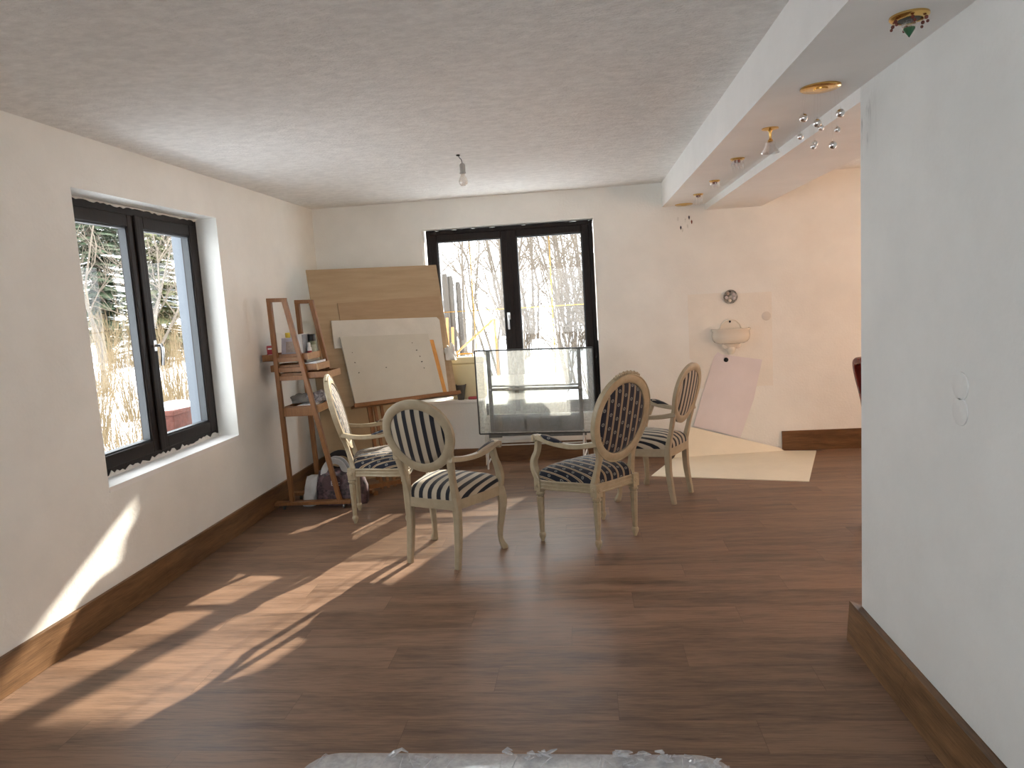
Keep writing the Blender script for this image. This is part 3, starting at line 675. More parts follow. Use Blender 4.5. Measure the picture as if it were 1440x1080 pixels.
b = B(); b.prism([(-2.06+.085*math.cos(2*PI*i/24), 5.396, .185+.07*math.sin(2*PI*i/24)) for i in range(24)], (0, .012, 0)); b.go('printed_patch', 'bag_patch', t)
for y_, h_ in ((5.44, .355), (5.51, .36)):
    b = B(); pp = smooth_path([(-2.14, y_, .24), (-2.12, y_, .30), (-2.06, y_-.01, h_), (-1.99, y_, .335), (-1.95, y_, .25)], 5); b.sweep(pp, .05, .008, up=(0,1,.4), shape='chamf'); b.go('handle', 'bag_white', t)
cu = bpy.data.curves.new('lettering', 'FONT'); cu.body = 'Bac'; cu.size = .055; cu.extrude = .0015; cu.materials.append(MATS['pale_print'])
fo = bpy.data.objects.new('lettering', cu); COL.objects.link(fo); bpy.context.view_layer.update(); lm = bpy.data.meshes.new_from_object(fo.evaluated_get(bpy.context.evaluated_depsgraph_get())); bpy.data.objects.remove(fo); lm.name = 'lettering'
lt = bpy.data.objects.new('lettering', lm); COL.objects.link(lt); lt.parent = t; lt.location = (-2.07, 5.394, .165); lt.rotation_euler = (PI/2, 0, 0)
t = tote('carrier_bag', 'bag_white', -2.325, -2.215, 5.46, .235, .14, 'white plastic carrier bag slumped left of the dark patterned bag', 9, .035)
b = B(); pp = smooth_path([(-2.20, 5.66, .20), (-2.16, 5.66, .33), (-2.06, 5.66, .375), (-1.97, 5.66, .33), (-1.94, 5.66, .20)], 5); b.sweep(pp, .05, .012, up=(0,1,0), shape='chamf')
hb = tote('handbag', 'bag_dark', -2.20, -1.93, 5.70, .25, .10, 'black bag with arched handle behind the patterned shopping bag', 2)
b.go('handle', 'bag_dark', hb)

# ------------------------------------------------------------------ easel with boards
th, tl = R_(36), R_(15)
U = V((math.cos(th), math.sin(th), 0)); NBv = V((math.sin(th), -math.cos(th), 0))
VV = V((-NBv.x*math.sin(tl), -NBv.y*math.sin(tl), math.cos(tl))); WN = U.cross(VV)
if WN.dot(NBv) < 0: WN = -WN
P0 = V((-1.746, 6.014, .629))
def bd(u, v, w=0): return P0+U*u+VV*v+WN*w
def board(name, mat, poly, w, th_, label, cat, bevel=.0):
    b = B(); b.prism([bd(u, v, w) for u, v in poly], WN*th_)
    return tag(b.go(name, mat, None, smooth=0, bevel=bevel), label, cat)
E_ = thing('easel', 'beech studio easel holding the leaning boards beside the back window', 'easel', (-1.70, 5.95, 0))
def EB(b): b.v = [x-V((-1.70, 5.95, 0)) for x in b.v]; return b
VF = -(P0.z)/VV.z
for u in (-.141, -.083, -.024):
    b = B(); b.obox(bd(u-.013, VF+.02, -.045), U*.026, VV*(1.15-VF), WN*.022); EB(b).go('mast', 'beech', E_, smooth=0, bevel=.002)
b = B(); b.obox(bd(-.30, .082, -.02), U*1.0, VV*.022, WN*.115); b.obox(bd(-.30, .104, .080), U*1.0, VV*.012, WN*.012); EB(b).go('tray', 'beech', E_, smooth=0, bevel=.002)
p1 = bd(-.083, VF, -.03); p1.z = 0
for du in (-.16, .16):
    q = p1+U*du
    b = B(); b.obox(V((q.x, q.y, .0))-U*.02+NBv*.12, U*.04, -NBv*.42, (0,0,.035)); EB(b).go('foot', 'beech', E_, smooth=0, bevel=.003)
b = B(); b.obox(V((p1.x, p1.y, .035))-U*.18-NBv*.02, U*.36, NBv*.04, (0,0,.035)); EB(b).go('cross_rail', 'beech', E_, smooth=0, bevel=.003)
b = B(); q = p1-NBv*.27; b.bar(V((q.x, q.y, .03)), bd(-.083, .55, -.05), .03, .03, tuple(U)); EB(b).go('strut', 'beech', E_, smooth=0, bevel=.003)
VT = .105
board('plywood_board', 'plywood', [(-.495, VT), (.701, VT), (.732, 1.338), (-.495, 1.326)], -.012, .012, 'largest plywood sheet, at the back of the boards on the easel', 'board')
board('plywood_board', 'hardboard', [(-.273, VT), (.66, VT), (.70, 1.034), (-.273, 1.016)], .001, .010, 'smaller orange-brown plywood sheet in front of the largest one', 'board')
board('primed_board', 'canvas_white', [(-.367, .616), (-.30, .616), (-.26, VT), (.612, VT), (.652, .80), (.628, .828), (-.355, .861)], .0125, .010, 'white primed board with wrinkled paint behind the front canvas', 'board')
board('wooden_strip', 'strip_wood', [(.548, VT), (.590, VT), (.550, .615), (.505, .618)], .024, .012, 'thin orange wooden strip between front canvas and primed board', 'wood strip')
t = board('blank_canvas', 'canvas_front', [(-.279, .114), (.544, .121), (.501, .674), (-.315, .706)], .037, .018, 'blank off-white canvas standing in front on the easel tray', 'canvas', .003)
rs = random.Random(7)
for u_, v_ in ((-.23, .56), (-.22, .47), (.05, .40), (.36, .53), (.38, .47), (.39, .42), (.40, .36), (-.2, .38), (.33, .6)):
    b = B(); b.prism([bd(u_+rs.uniform(.002, .011)*math.cos(i*1.05), v_+rs.uniform(.002, .008)*math.sin(i*1.05), .0552) for i in range(6)], WN*.0008); b.go('paint_fleck', 'foam_black', t, smooth=0)
# floor standing board behind the trolley
b = B(); o = V((-2.33, 6.02, 0)); tt = R_(7); up = V((-NBv.x*math.sin(tt), -NBv.y*math.sin(tt), math.cos(tt)))
b.obox(o, U*.74, up*1.12, NBv*.012); tag(b.go('hardboard_panel', 'tan_board', None, smooth=0), 'tan board standing on the floor behind trolley and easel', 'board')
lump('crumpled_film', 'crumple', tuple(bd(.69, .46, .05)), (.045, .03, .085), 12, 'crumpled pale plastic film caught at the plywood edge by the window', 'plastic film', .6)

# things on the back sill
t = thing('storage_box', 'cream plastic storage box with orange handle on the window sill', 'box', (-1.16, 6.74, .64))
b = B(); b.box((-.115, -.075, 0), (.20, .075, .335)); b.go('body', 'box_cream', t, smooth=0, bevel=.012)
b = B(); b.box((-.12, -.08, .335), (.205, .08, .40)); b.go('lid', 'box_cream', t, smooth=0, bevel=.012)
b = B(); b.sweep(smooth_path([(-.05, -.02, .40), (-.045, -.02, .425), (.03, -.02, .43), (.09, -.02, .425), (.095, -.02, .40)], 4), .014); b.go('handle', 'orange_handle', t)
b = B(); b.lathe([(.030, 0), (.034, .03), (.046, .10), (.058, .145), (.054, .145), (.042, .10), (.03, .03)], 14, (-1.19, 6.632, .64)); tag(b.go('paper_cup', 'cup_grey'), 'dark grey flared pot on the sill beside the boards', 'pot')
b = B(); b.box((-1.12, 6.61, .64), (-1.03, 6.655, .665)); tag(b.go('pencil_case', 'red_item', bevel=.008), 'small red case lying on the sill beside the dark pot', 'case')
b = B(); b.prism([(-.96, 6.835, BZ0), (-.20, 6.835, BZ0), (-.20, 6.842, .72), (-.30, 6.846, .83), (-.96, 6.846, .83)], (0, .002, 0)); tag(b.go('tracing_paper', 'backlit_paper', smooth=0), 'white translucent paper standing against the window behind the glass table', 'paper')

# ------------------------------------------------------------------ glass topped folding table standing on edge
G = thing('drafting_table', 'glass topped folding table tipped upright under the back window', 'table', (-.46, 6.45, 0))
def GB(b): b.v = [x-V((-.46, 6.45, 0)) for x in b.v]; return b
gx0, gx1, gz0, gz1, gy = -1.005, .068, .335, 1.108, 6.45
sl = -.022  # the panel hangs slightly out of true
def gp(x, z, y=gy): return V((x, y, z+sl*(x-gx0)))
b = B(); b.prism([gp(gx0, gz0), gp(gx1, gz0), gp(gx1, gz1), gp(gx0, gz1)], (0, .006, 0)); GB(b).go('glass_panel', 'dusty_glass', G, smooth=0)
b = B()
for (xa, za, xb, zb) in ((gx0, gz0, gx0, gz1), (gx1, gz0, gx1, gz1), (gx0, gz1, gx1, gz1), (gx0, gz0, gx1, gz0)):
    b.bar(gp(xa, za, gy+.003), gp(xb, zb, gy+.003), .012, .016, (0,1,0))
GB(b).go('edge_frame', 'metal_dark', G, smooth=0)
for x in (-.885, -.06):
    b = B(); b.bar(gp(x, gz0+.02, gy+.03), gp(x, gz1, gy+.03), .036, .025, (0,1,0)); r = GB(b).go('upright', 'metal_grey', G, smooth=0, bevel=.003)
    b = B(); b.lathe([(.012, 0), (.010, .005)], 12, gp(x, .745, gy+.018), ax=(0,-1,0)); GB(b).go('bolt', 'steel', r)
b = B(); b.bar(gp(-.885, .775, gy+.03), gp(-.06, .775, gy+.03), .018, .02, (0,1,0)); b.bar(gp(-.885, .742, gy+.035), gp(-.06, .742, gy+.035), .026, .02, (0,1,0)); GB(b).go('cross_rail', 'metal_grey', G, smooth=0)
b = B(); b.prism([gp(-.905, gz0+.01, gy+.035), gp(-.04, gz0+.01, gy+.035), gp(-.04, .51, gy+.035), gp(-.905, .51, gy+.035)], (0, .02, 0)); GB(b).go('apron', 'metal_grey', G, smooth=0)
b = B(); b.bar(gp(-.93, .305, gy+.05), gp(-.02, .315, gy+.05), .03, .03, (0,1,0)); GB(b).go('lower_rail', 'metal_grey', G, smooth=0)
b = B(); b.box((-.80, gy+.02, .262), (-.42, gy+.10, .30)); GB(b).go('ledge', 'metal_white', G, smooth=0, bevel=.003)
for x in (-.93, -.045):
    b = B(); b.rod((x, 6.47, .34), (x-.015, 6.44, 0), .018); b.rod((x, 6.50, .34), (x+.03, 6.70, 0), .018); b.rod((x-.013, 6.45, .05), (x+.022, 6.66, .12), .014); GB(b).go('leg', 'metal_white', G)
b = B(); b.rod((-.94, 6.455, .222), (-.05, 6.455, .222), .012); GB(b).go('stretcher', 'metal_white', G)

# ------------------------------------------------------------------ right part of the back wall
t = thing('wall_basin', 'small white porcelain basin on the back wall', 'basin', (1.345, YB-.0015, 1.0))
# back plate
out = [(-.155, .10), (-.135, .15), (-.10, .175), (-.085, .215), (-.05, .245), (0, .258), (.05, .245), (.085, .215), (.10, .175), (.135, .15), (.155, .10)]
b = B(); b.prism([(x, 0, z) for x, z in out], (0, -.016, 0)); bpz = b.go('back_plate', 'porcelain', t, bevel=.005)
b = B(); b.sweep([(x*.94, -.018, .10+(z-.10)*.94) for x, z in out], .010, n=8); b.go('moulded_rim', 'porcelain', bpz)
b = B(); b.lathe([(.010, 0), (.008, .004)], 12, (-.005, -.016, .232), ax=(0,-1,0)); b.go('screw_hole', 'hole_black', bpz)
b = B(); prof = [(.45, -.0), (.70, .004), (.86, .016), (.96, .040), (1.0, .075), (.97, .115), (1.03, .125), (1.03, .140), (.97, .142), (.90, .135), (.86, .10), (.70, .055), (.3, .035)]
vs = []; fs = []; k = 29
for kx, z in prof:
    for i in range(k):
        q = PI*i/(k-1); cx = math.cos(q); vs.append((.172*kx*math.copysign(abs(cx)**.7, cx), -.002-.125*kx*math.sin(q)**.8, .03+z))
for j in range(len(prof)-1):
    for i in range(k-1): fs.append((j*k+i, j*k+i+1, (j+1)*k+i+1, (j+1)*k+i))
b.add(vs, fs); b.go('bowl', 'porcelain', t, smooth=60)
b = B(); b.lathe([(.012, -.07), (.03, -.055), (.038, -.03), (.05, 0), (.085, .03)], 20, (0, -.02, 0)); b.v = [V((x.x, min(x.y*.8, 0), x.z)) for x in b.v]
for s in (-1, 1): b.lathe([(.026, -.012), (.03, 0), (.024, .012), (.01, .016)], 16, (s*.055, -.03, .012), ax=(0,-1,0))
b.lathe([(.02, -.01), (.026, 0), (.01, .012)], 14, (0, -.055, -.02), ax=(0,-1,0)); b.go('bracket', 'porcelain', t)
t = thing('wall_plate', 'round dark floral plate hung above the porcelain basin', 'plate', (1.35, YB, 1.46))
b = B(); b.lathe([(.035, 0), (.058, .010), (.064, .018), (.060, .019), (.036, .008)], 32, ax=(0,-1,0)); b.go('dish', 'plate_paint', t)
for a_, m_ in ((.5, 'pale_print'), (2.2, 'print_tan'), (3.3, 'pale_print'), (4.6, 'porcelain'), (5.8, 'pale_print')):
    b = B(); b.lathe([(.015, .012), (.012, .02), (.004, .021)], 14, (.036*math.cos(a_), 0, .036*math.sin(a_)), ax=(0,-1,0)); b.go('flower', m_, t)
b = B(); b.prism([(1.19, YB-.004, .915), (1.225, YB-.004, .955), (1.27, YB-.004, .93), (1.625, YB-.004, .865), (1.54, YB-.012, .50), (1.41, YB-.02, .145), (1.20, YB-.014, .205), (.985, YB-.012, .27), (1.07, YB-.006, .55)], (0, -.003, 0)); tag(b.go('paper_sheet', 'lilac_sheet', smooth=0), 'pale lilac sheet hanging askew on the wall under the basin', 'paper')
# cream sheet on the floor, its back edge turned up the wall
b = B(); A1, A2, A3, A4 = V((.507, 5.985, 0)), V((1.692, 5.645, 0)), V((2.076, 6.70, 0)), V((1.80, 6.745, 0)); A5 = V((.775, 6.62, 0))
A6 = V((.955, 6.752, .262)); A7 = V((1.76, 6.755, .03)); tk = V((0, 0, .006)); t2 = V((0, -.006, .004))
b.prism([A1, A2, A3, A4, A5], tk)
cs = b.go('cardboard_sheet', 'cream_sheet', smooth=0); tag(cs, 'large cream sheet lying on the floor under the basin, back edge turned up', 'sheet')
b = B(); b.prism([A5+V((.0,.004,.003)), A4+V((0,.004,.003)), A7, A6], t2); b.go('flap', 'cream_sheet', cs, smooth=0)

# ------------------------------------------------------------------ lamps along the beam
SZ = 2.31
def lamp(label, y, x=.972): return thing('ceiling_lamp', label, 'lamp', (x, y, SZ), 0, 'row of small brass ceiling lamps under the beam')
def crystal(b, p, l, r): b.lathe([(.0008, 0), (r, -l*.25), (r, -l*.55), (.0008, -l)], 6, p)
t = lamp('brass ring lamp with a pointed green crystal, closest to the viewer', 2.32, .995)
b = B(); b.lathe([(.054, 0), (.054, -.006), (.048, -.012), (.036, -.014), (.034, -.004), (.034, 0)], 32); b.go('ring', 'brass', t)
b = B(); b.lathe([(.033, -.002), (.030, -.013), (.006, -.014)], 24); b.go('socket', 'metal_dark', t)
b = B(); b.lathe([(.012, -.014), (.022, -.024), (.022, -.032), (.012, -.038)], 8); b.go('crystal', 'crystal', t, smooth=0)
b = B(); b.lathe([(.016, -.035), (.017, -.039), (.0006, -.062)], 8); b.go('crystal', 'crystal_green', t, smooth=0)
for i in range(6):
    q = 2*PI*i/6+.3; b = B(); b.ball((.046*math.cos(q), .046*math.sin(q), -.019), .0055, 8, 6); b.ball((.048*math.cos(q+.12), .048*math.sin(q+.12), -.029), .0045, 8, 6); b.go('bead', 'bead_amber', t)
t = lamp('flat round brass lamp with nine hanging mirror balls', 3.04)
b = B(); b.lathe([(.076, 0), (.076, -.005), (.072, -.008), (.028, -.008), (.027, -.004), (.027, -.012), (.018, -.012)], 40); b.go('plate', 'brass', t)
for x, y, z, r in ((.906, 0, 2.197, .0165), (.958, 0, 2.173, .0165), (.979, .02, 2.158, .012), (1.047, 0, 2.204, .0165), (.897, .015, 2.129, .0125), (1.031, -.01, 2.140, .0115), (.951, .01, 2.097, .013), (.938, -.015, 2.082, .0115), (1.017, 0, 2.084, .0155)):
    b = B(); b.ball((x-.972, y, z-SZ), r, 18, 12); o = b.go('ball', 'chrome', t, smooth=80)
    b = B(); b.rod((x-.972, y, z-SZ+r-.001), (x-.972, y, z-SZ+r+.006), .006); b.rod((x-.972, y, z-SZ+r+.006), ((x-.972)*.8, y, -.006), .0006, 4); b.go('hanger', 'crystal', o)
t = lamp('brass stem lamp with a flared glass bell shade', 3.74, .956)
b = B(); b.lathe([(.040, 0), (.040, -.004), (.012, -.010), (.006, -.02), (.006, -.05), (.012, -.056), (.014, -.066), (.004, -.068)], 28); b.go('stem', 'brass', t)
b = B(); b.lathe([(.014, -.062), (.022, -.068), (.026, -.085), (.032, -.10), (.044, -.118), (.042, -.118), (.030, -.10), (.024, -.085), (.012, -.066)], 24, flute=8, amp=.08); b.go('shade', 'crystal', t)
def drops(t, n, r, l, beads=False, cup=True):
    b = B(); b.lathe([(r*1.05, 0), (r*1.05, -.004), (r*.85, -.010), (r*.5, -.012)], 28); b.go('plate', 'brass', t)
    if cup: b = B(); b.lathe([(r*.5, -.011), (r*.45, -.024), (r*.2, -.026)], 16); b.go('socket', 'bead_amber', t)
    for i in range(n):
        q = 2*PI*i/n; p = (r*.85*math.cos(q), r*.85*math.sin(q), -.008); b = B()
        if beads: b.ball((p[0], p[1], -.020), .005, 8, 6); crystal(b, (p[0], p[1], -.024), l, .004)
        else: crystal(b, p, l, .0048)
        b.go('crystal', 'crystal', t, smooth=0)
t = lamp('small brass lamp with long crystal drops, next after the bell shaded lamp', 4.526, .964); drops(t, 10, .040, .055)
t = lamp('small brass lamp with short crystal beads, third from the back wall', 5.364, .980); drops(t, 8, .036, .022, True)
t = lamp('small brass lamp with clear crystal rods, second from the back wall', 6.05, .972); drops(t, 8, .038, .072)
t = lamp('flat brass disc lamp with loose hanging crystals beside the back wall', 6.68, .945)
b = B(); b.lathe([(.078, 0), (.078, -.006), (.07, -.010), (.03, -.010), (.02, -.016)], 36); b.go('plate', 'brass', t)
for i, (x, z, m_) in enumerate(((-.056, -.124, 'crystal'), (-.03, -.20, 'crystal_dark'), (-.022, -.225, 'crystal'), (.01, -.14, 'crystal'), (.045, -.115, 'crystal_dark'), (.060, -.16, 'bead_amber'), (.03, -.19, 'crystal'))):
    y = .03*math.sin(i*2.2); b = B(); crystal(b, (x, y, z+.015), .038, .007); o = b.go('crystal', m_, t, smooth=0)
    b = B(); b.rod((x, y, z+.014), (x*.8, y, -.008), .0006, 4); b.go('hanger', 'crystal', o)
# bare bulb
t = thing('ceiling_bulb', 'bare light bulb hanging from the ceiling on a short cable', 'light bulb', (-.775, 4.83, ZC))
b = B(); b.sweep(smooth_path([(0, 0, 0), (.008, 0, -.02), (.02, 0, -.035), (.024, 0, -.06)], 4), .005, n=6); b.ball((0, 0, -.004), (.014, .014, .006), 10, 6); b.go('cable', 'black_plastic', t)
b = B(); b.lathe([(.006, -.055), (.016, -.062), (.019, -.07), (.019, -.115), (.021, -.118), (.021, -.124), (.014, -.126)], 20, (.024, 0, 0)); b.go('socket', 'bulb_cap', t)
b = B(); b.lathe([(.013, -.124), (.014, -.135), (.022, -.15), (.029, -.168), (.030, -.178), (.026, -.192), (.014, -.203), (.002, -.206)], 24, (.024, 0, 0)); b.go('bulb', 'bulb_glass', t)

# ------------------------------------------------------------------ wrapped mattress at the viewer's feet
t = thing('mattress', 'mattress wrapped in clear plastic lying on the floor in front', 'mattress', (-.25, .9, 0))
x0, x1, y0, y1, hz = -.59, .59, -.9, .945, .30
def slab(b, e, z0, z1, crown=0.):
    r = .09; pts = []
    for cx, cy, a0 in ((x1+e-r, y1+e-r, 0), (x0-e+r, y1+e-r, 90), (x0-e+r, y0-e+r, 180), (x1+e-r, y0-e+r, 270)):
        for k in range(7): q = R_(a0+15*k); pts.append((cx+r*math.cos(q), cy+r*math.sin(q)))
    pts2 = []
    for i in range(len(pts)):
        a_, c_ = pts[i], pts[(i+1) % len(pts)]
        for k in range(4 if math.dist(a_, c_) > .2 else 1): f = k/4; pts2.append((a_[0]+(c_[0]-a_[0])*f, a_[1]+(c_[1]-a_[1])*f))
    M = len(pts2); prof = [(.985, z0), (1., z0+.03), (1., z1-.035), (.99, z1-.012), (.97, z1), (.8, z1+crown), (.4, z1+crown*1.3)]
    vs = []; fs = []
    for k, z in prof:
        for i, (x, y) in enumerate(pts2):
            vs.append((x*k, y if k == 1 else y-(1-k)*math.copysign(.6, y), z))
    for j in range(len(prof)-1):
        for i in range(M): fs.append((j*M+i, j*M+(i+1)%M, (j+1)*M+(i+1)%M, (j+1)*M+i))
    fs += [tuple(range(M-1,-1,-1)), tuple((len(prof)-1)*M+i for i in range(M))]; b.add(vs, fs); return M
b = B(); slab(b, 0, .004, hz-.008, .004); b.go('ticking', 'mattress_cloth', t, smooth=50)
b = B(); slab(b, .006, 0.001, hz, .004); rn = random.Random(5)
b.go('plastic_wrap', 'plastic_film', t, smooth=50)
b = B()
for i in range(26):   # creases of the film across the top edge
    x = rn.uniform(x0+.05, x1-.05); l = rn.uniform(.05, .2); sk = rn.uniform(-.05, .05)
    b.sweep(smooth_path([(x, y1+.0065, hz-.06), (x+sk*.2, y1+.005, hz-.03), (x+sk*.4, y1-.024, hz+.0005), (x+sk, y1-l, hz+.003)], 4), [.001+.003*rn.random()]*13, .002, n=5)
b.go('crease', 'plastic_film', t)['kind'] = 'stuff'
for cx_, wd_, n_ in ((.44, .16, 34), (.06, .06, 12), (-.30, .05, 7)):
    b = B()
    for i in range(n_):
        x = cx_+rn.uniform(-wd_, wd_); p = V((x, y1-.01-rn.random()*.03-max(0, abs(x)-.47)*.6, hz-.004)); pts = [p]
        for k in range(4): pts.append(pts[-1]+V((rn.uniform(-.022, .022), rn.uniform(-.012, .012), rn.uniform(-.004, .007))))
        b.sweep(pts, [.004, .012, .015, .010, .003], [.003, .006, .007, .005, .002], shape='chamf')
    b.go('crumpled_edge', 'plastic_film', t, smooth=0)['kind'] = 'stuff'

# ------------------------------------------------------------------ outside
def gz(x, y):
    z = -.45+.10*math.sin(x*.6+1)*math.sin(y*.5)
    if y > 7.6: z += min(1.0, (y-7.6)*.16)+.28*math.exp(-((x-1.2)**2/1.2+(y-9.8)**2/1.6))
    if x < -3: z += .0
    return z
b = B(); nx = 90; vs = []; fs = []
for j in range(nx+1):
    for i in range(nx+1):
        x = -34+60*i/nx; y = -14+60*j/nx; vs.append((x, y, gz(x, y)))
for j in range(nx):
    for i in range(nx): q = j*(nx+1)+i; fs.append((q, q+1, q+nx+2, q+nx+1))
b.add(vs, fs); struct(b.go('ground', 'snow', smooth=80))
# thin sheet over the left window's outer reveal, shade in its colour; planter on the ledge outside
b = B(); b.box((-2.886, LY1-.006, LZ0), (-2.80, LY1, LZ1)); struct(b.go('reveal_shade_sheet', 'render_darkened', smooth=0))
t = thing('planter', 'terracotta planter capped with snow outside the left window', 'planter', (-3.42, 5.58, .60))
b = B(); b.hexa([(-.10,-.20,.03),(.10,-.20,.03),(.10,.17,.03),(-.10,.17,.03),(-.12,-.23,.20),(.12,-.23,.20),(.12,.19,.20),(-.12,.19,.20)]); b.box((-.135,-.245,.19),(.135,.195,.235)); b.go('pot', 'terracotta', t, bevel=.008)
b = B(); b.ball((0,-.02,.235), (.135,.225,.055), 20, 10); b.go('snow_cap', 'snow', t)
b = B(); b.box((-3.62, 4.0, .545), (-2.88, 5.79, .60)); struct(b.go('ledge', 'render_darkened', smooth=0))
b = B(); b.ball((-2.838, 4.775, LZ0), (.04, .128, .10), 24, 12); b.v = [V((x.x, x.y, max(x.z, LZ0+.001))) for x in b.v]; tag(b.go('snow_heap', 'snow', smooth=80), 'small heap of snow in the outer corner of the left window', 'snow')
# neighbour's house
t = thing('house', 'white neighbouring house with flat snowy roof seen through the left window', 'house', (-19, 24.5, 0))
b = B(); b.box((-3, -5.5, -.6), (3, 5.5, 3.55)); b.go('walls', 'house_render', t, smooth=0)
b = B(); b.box((-3.3, -5.9, 3.5), (3.4, 5.9, 3.85)); b.go('roof', 'snow', t, bevel=.05)
for y, z in ((1.5, 1.6), (-2.4, 1.5), (-4.2, 1.5)):
    b = B(); b.box((3.0, y, z), (3.06, y+1.0, z+1.3)); f = b.go('window', 'window_wood', t, smooth=0)
    b = B(); b.box((3.05, y+.08, z+.08), (3.07, y+.92, z+1.22)); b.go('pane', 'dark_glass', f, smooth=0)
# peach curtain added out of view to warm the light from the side room
t = thing('curtain', 'peach curtain added out of view to warm the side room light', 'curtain', (FX-.06, 4.0, 0))
b = B(); n_ = 80; vs = []
for z in (.12, 2.44):
    for i in range(n_+1): q = i/n_; vs.append((.03*math.sin(q*90), -2.3+4.6*q, z))
b.add(vs, [(i, i+1, n_+2+i, n_+1+i) for i in range(n_)]); cu_ = b.go('cloth', 'curtain_light_tint', t, smooth=80); md = cu_.modifiers.new('thick', 'SOLIDIFY'); md.thickness = .002
b = B(); b.rod((0, -2.4, 2.46), (0, 2.4, 2.46), .02); b.go('rod', 'brass', t)
# trees
def bare_tree(name, label, x, y, h, seed, group, stems=1, spread=.35, mat='bark_pale', dens=1., cap=None):
    rnd = random.Random(seed); z0 = gz(x, y)-.03; t = thing(name, label, 'tree', (x, y, z0), 0, group)
    tb, wb = B(), B()
    def grow(b, p, d, l, r, lev):
        n = 4 if lev < 2 else 3; pts = [p]; dd = d.copy(); rr = [r]
        for i in range(n):
            dd = (dd+V((rnd.gauss(0, .13), rnd.gauss(0, .13), rnd.gauss(.05, .08)))).normalized(); pts.append(pts[-1]+dd*(l/n)); rr.append(r*(1-.75*(i+1)/n))
        if lev and any(z0+q_.z > .5+.48*(y+q_.y-6.9) for q_ in pts): return
        b.sweep(pts, [q*2 for q in rr], n=5 if lev == 0 else 3, caps=False)
        if lev >= 3 or l < .10: return
        for k in range(int((7 if lev == 0 else 5)*dens)+1):
            f = rnd.uniform((.25 if stems < 4 else .06) if lev == 0 else .1, 1.); i = min(int(f*n), n-1); q = pts[i].lerp(pts[i+1], f*n-i)
            side = V((rnd.gauss(0, 1), rnd.gauss(0, 1), rnd.gauss(.3, .5))).normalized(); nd_ = (dd*.75+side*.75).normalized()
            grow(wb, q, nd_, l*rnd.uniform(.38, .62), max(r*.45, .0042), lev+1)
    for s in range(stems):
        q = rnd.uniform(0, 6.28); d = V((math.cos(q)*spread*rnd.random(), math.sin(q)*spread*rnd.random(), 1)).normalized()
        grow(tb, V((rnd.uniform(-.1, .1), rnd.uniform(-.1, .1), 0)), d, h*rnd.uniform(.75, 1.), .012*h**.7 if stems > 1 else .018*h**.8, 0)
    tb.go('trunk', mat, t, smooth=60); wb.go('branches', 'twig_pale' if mat == 'bark_pale' else mat, t, smooth=0)
    return t
for i, (x, y, h, st) in enumerate(((-9.0, 12.6, 4.6, 2), (-8.2, 12.6, 4.2, 3), (-10.5, 16.0, 5.0, 2))):
    bare_tree('bare_tree', ('slender bare tree nearest the left edge of the side window view', 'bare tree seen through the middle of the side window', 'bare tree before the neighbouring house')[i], x, y, h, 300+i, 'bare trees outside the left window', st, .25)
gB = 'bare trees in the snow behind the back window'
for i, (x, y, h, st, lab) in enumerate((
    (-1.55, 12.0, 3.0, 3, 'bare thin tree left of the window mullion in the snowy garden'),
    (-.95, 10.6, 2.6, 2, 'bare forked tree with pale trunk left of the back window mullion'),
    (-2.3, 14.0, 4.4, 3, 'bare tree furthest left behind the back window'),
    (-.25, 11.6, 2.5, 5, 'bushy bare tree just right of the back window mullion'),
    (.35, 12.8, 2.9, 7, 'dense bare tree in the middle of the right casement'),
    (1.1, 13.4, 3.2, 7, 'dense bare tree at the right edge of the back window'),
    (.1, 16.5, 5.0, 6, 'far bare tree behind the right casement'),
    (-1.2, 17.5, 5.4, 4, 'far bare tree behind the left casement'),
    (1.9, 17.0, 5.0, 7, 'far bare tree at the outer right behind the back window'),
    (.75, 19.5, 6.0, 8, 'farthest bare tree in the middle behind the right casement'),
    (-.5, 20.5, 6.0, 7, 'farthest bare tree behind the window mullion'),
    (-2.2, 20.0, 6.0, 6, 'farthest bare tree at the outer left behind the back window'),
    (.45, 11.0, 2.0, 7, 'low bushy bare tree closest behind the right casement'))):
    bare_tree('bare_tree', lab, x, y, h, 40+i, gB, st, .45, dens=1. if st < 5 else .85)
def shrub(label, x, y, h, seed, n, group, mat='reed'):
    rnd = random.Random(seed); z0 = gz(x, y)-.02; t = thing('dry_shrub', label, 'shrub', (x, y, z0), 0, group); b = B()
    for i in range(n):
        q = rnd.uniform(0, 6.28); s = rnd.uniform(.02, .32); p = V((math.cos(q)*.3*rnd.random(), math.sin(q)*.3*rnd.random(), 0)); d = V((math.cos(q)*s, math.sin(q)*s, 1)).normalized(); l = h*rnd.uniform(.55, 1.)
        pts = [p]
        for k in range(5): d = (d+V((rnd.gauss(0,.07), rnd.gauss(0,.07), -.02*k*s))).normalized(); pts.append(pts[-1]+d*l/5)
        b.sweep(pts, [.013, .012, .010, .008, .006, .003], n=3, caps=False)
        for k in range(4):
            j = rnd.randint(1, 4); q0 = pts[j]; d2 = (d+V((rnd.gauss(0,.6), rnd.gauss(0,.6), rnd.gauss(.1,.3)))).normalized(); l2 = l*rnd.uniform(.12, .3)
            b.sweep([q0, q0+d2*l2*.5, q0+(d2+V((0,0,.2)))*l2], [.006, .005, .002], n=3, caps=False)
    b.go('stems', mat, t, smooth=0); return t
gS = 'dry golden shrubs outside the left window'
for i, (d, k) in enumerate(((4.6, 1.36), (4.9, 1.55), (5.2, 1.45), (5.0, 1.70), (5.6, 1.62))): shrub('low dry shrub in the snow right outside the left window', -d, d*k, 1.35, 120+i, 60, 'low shrubs outside the left window')
rs = random.Random(11)
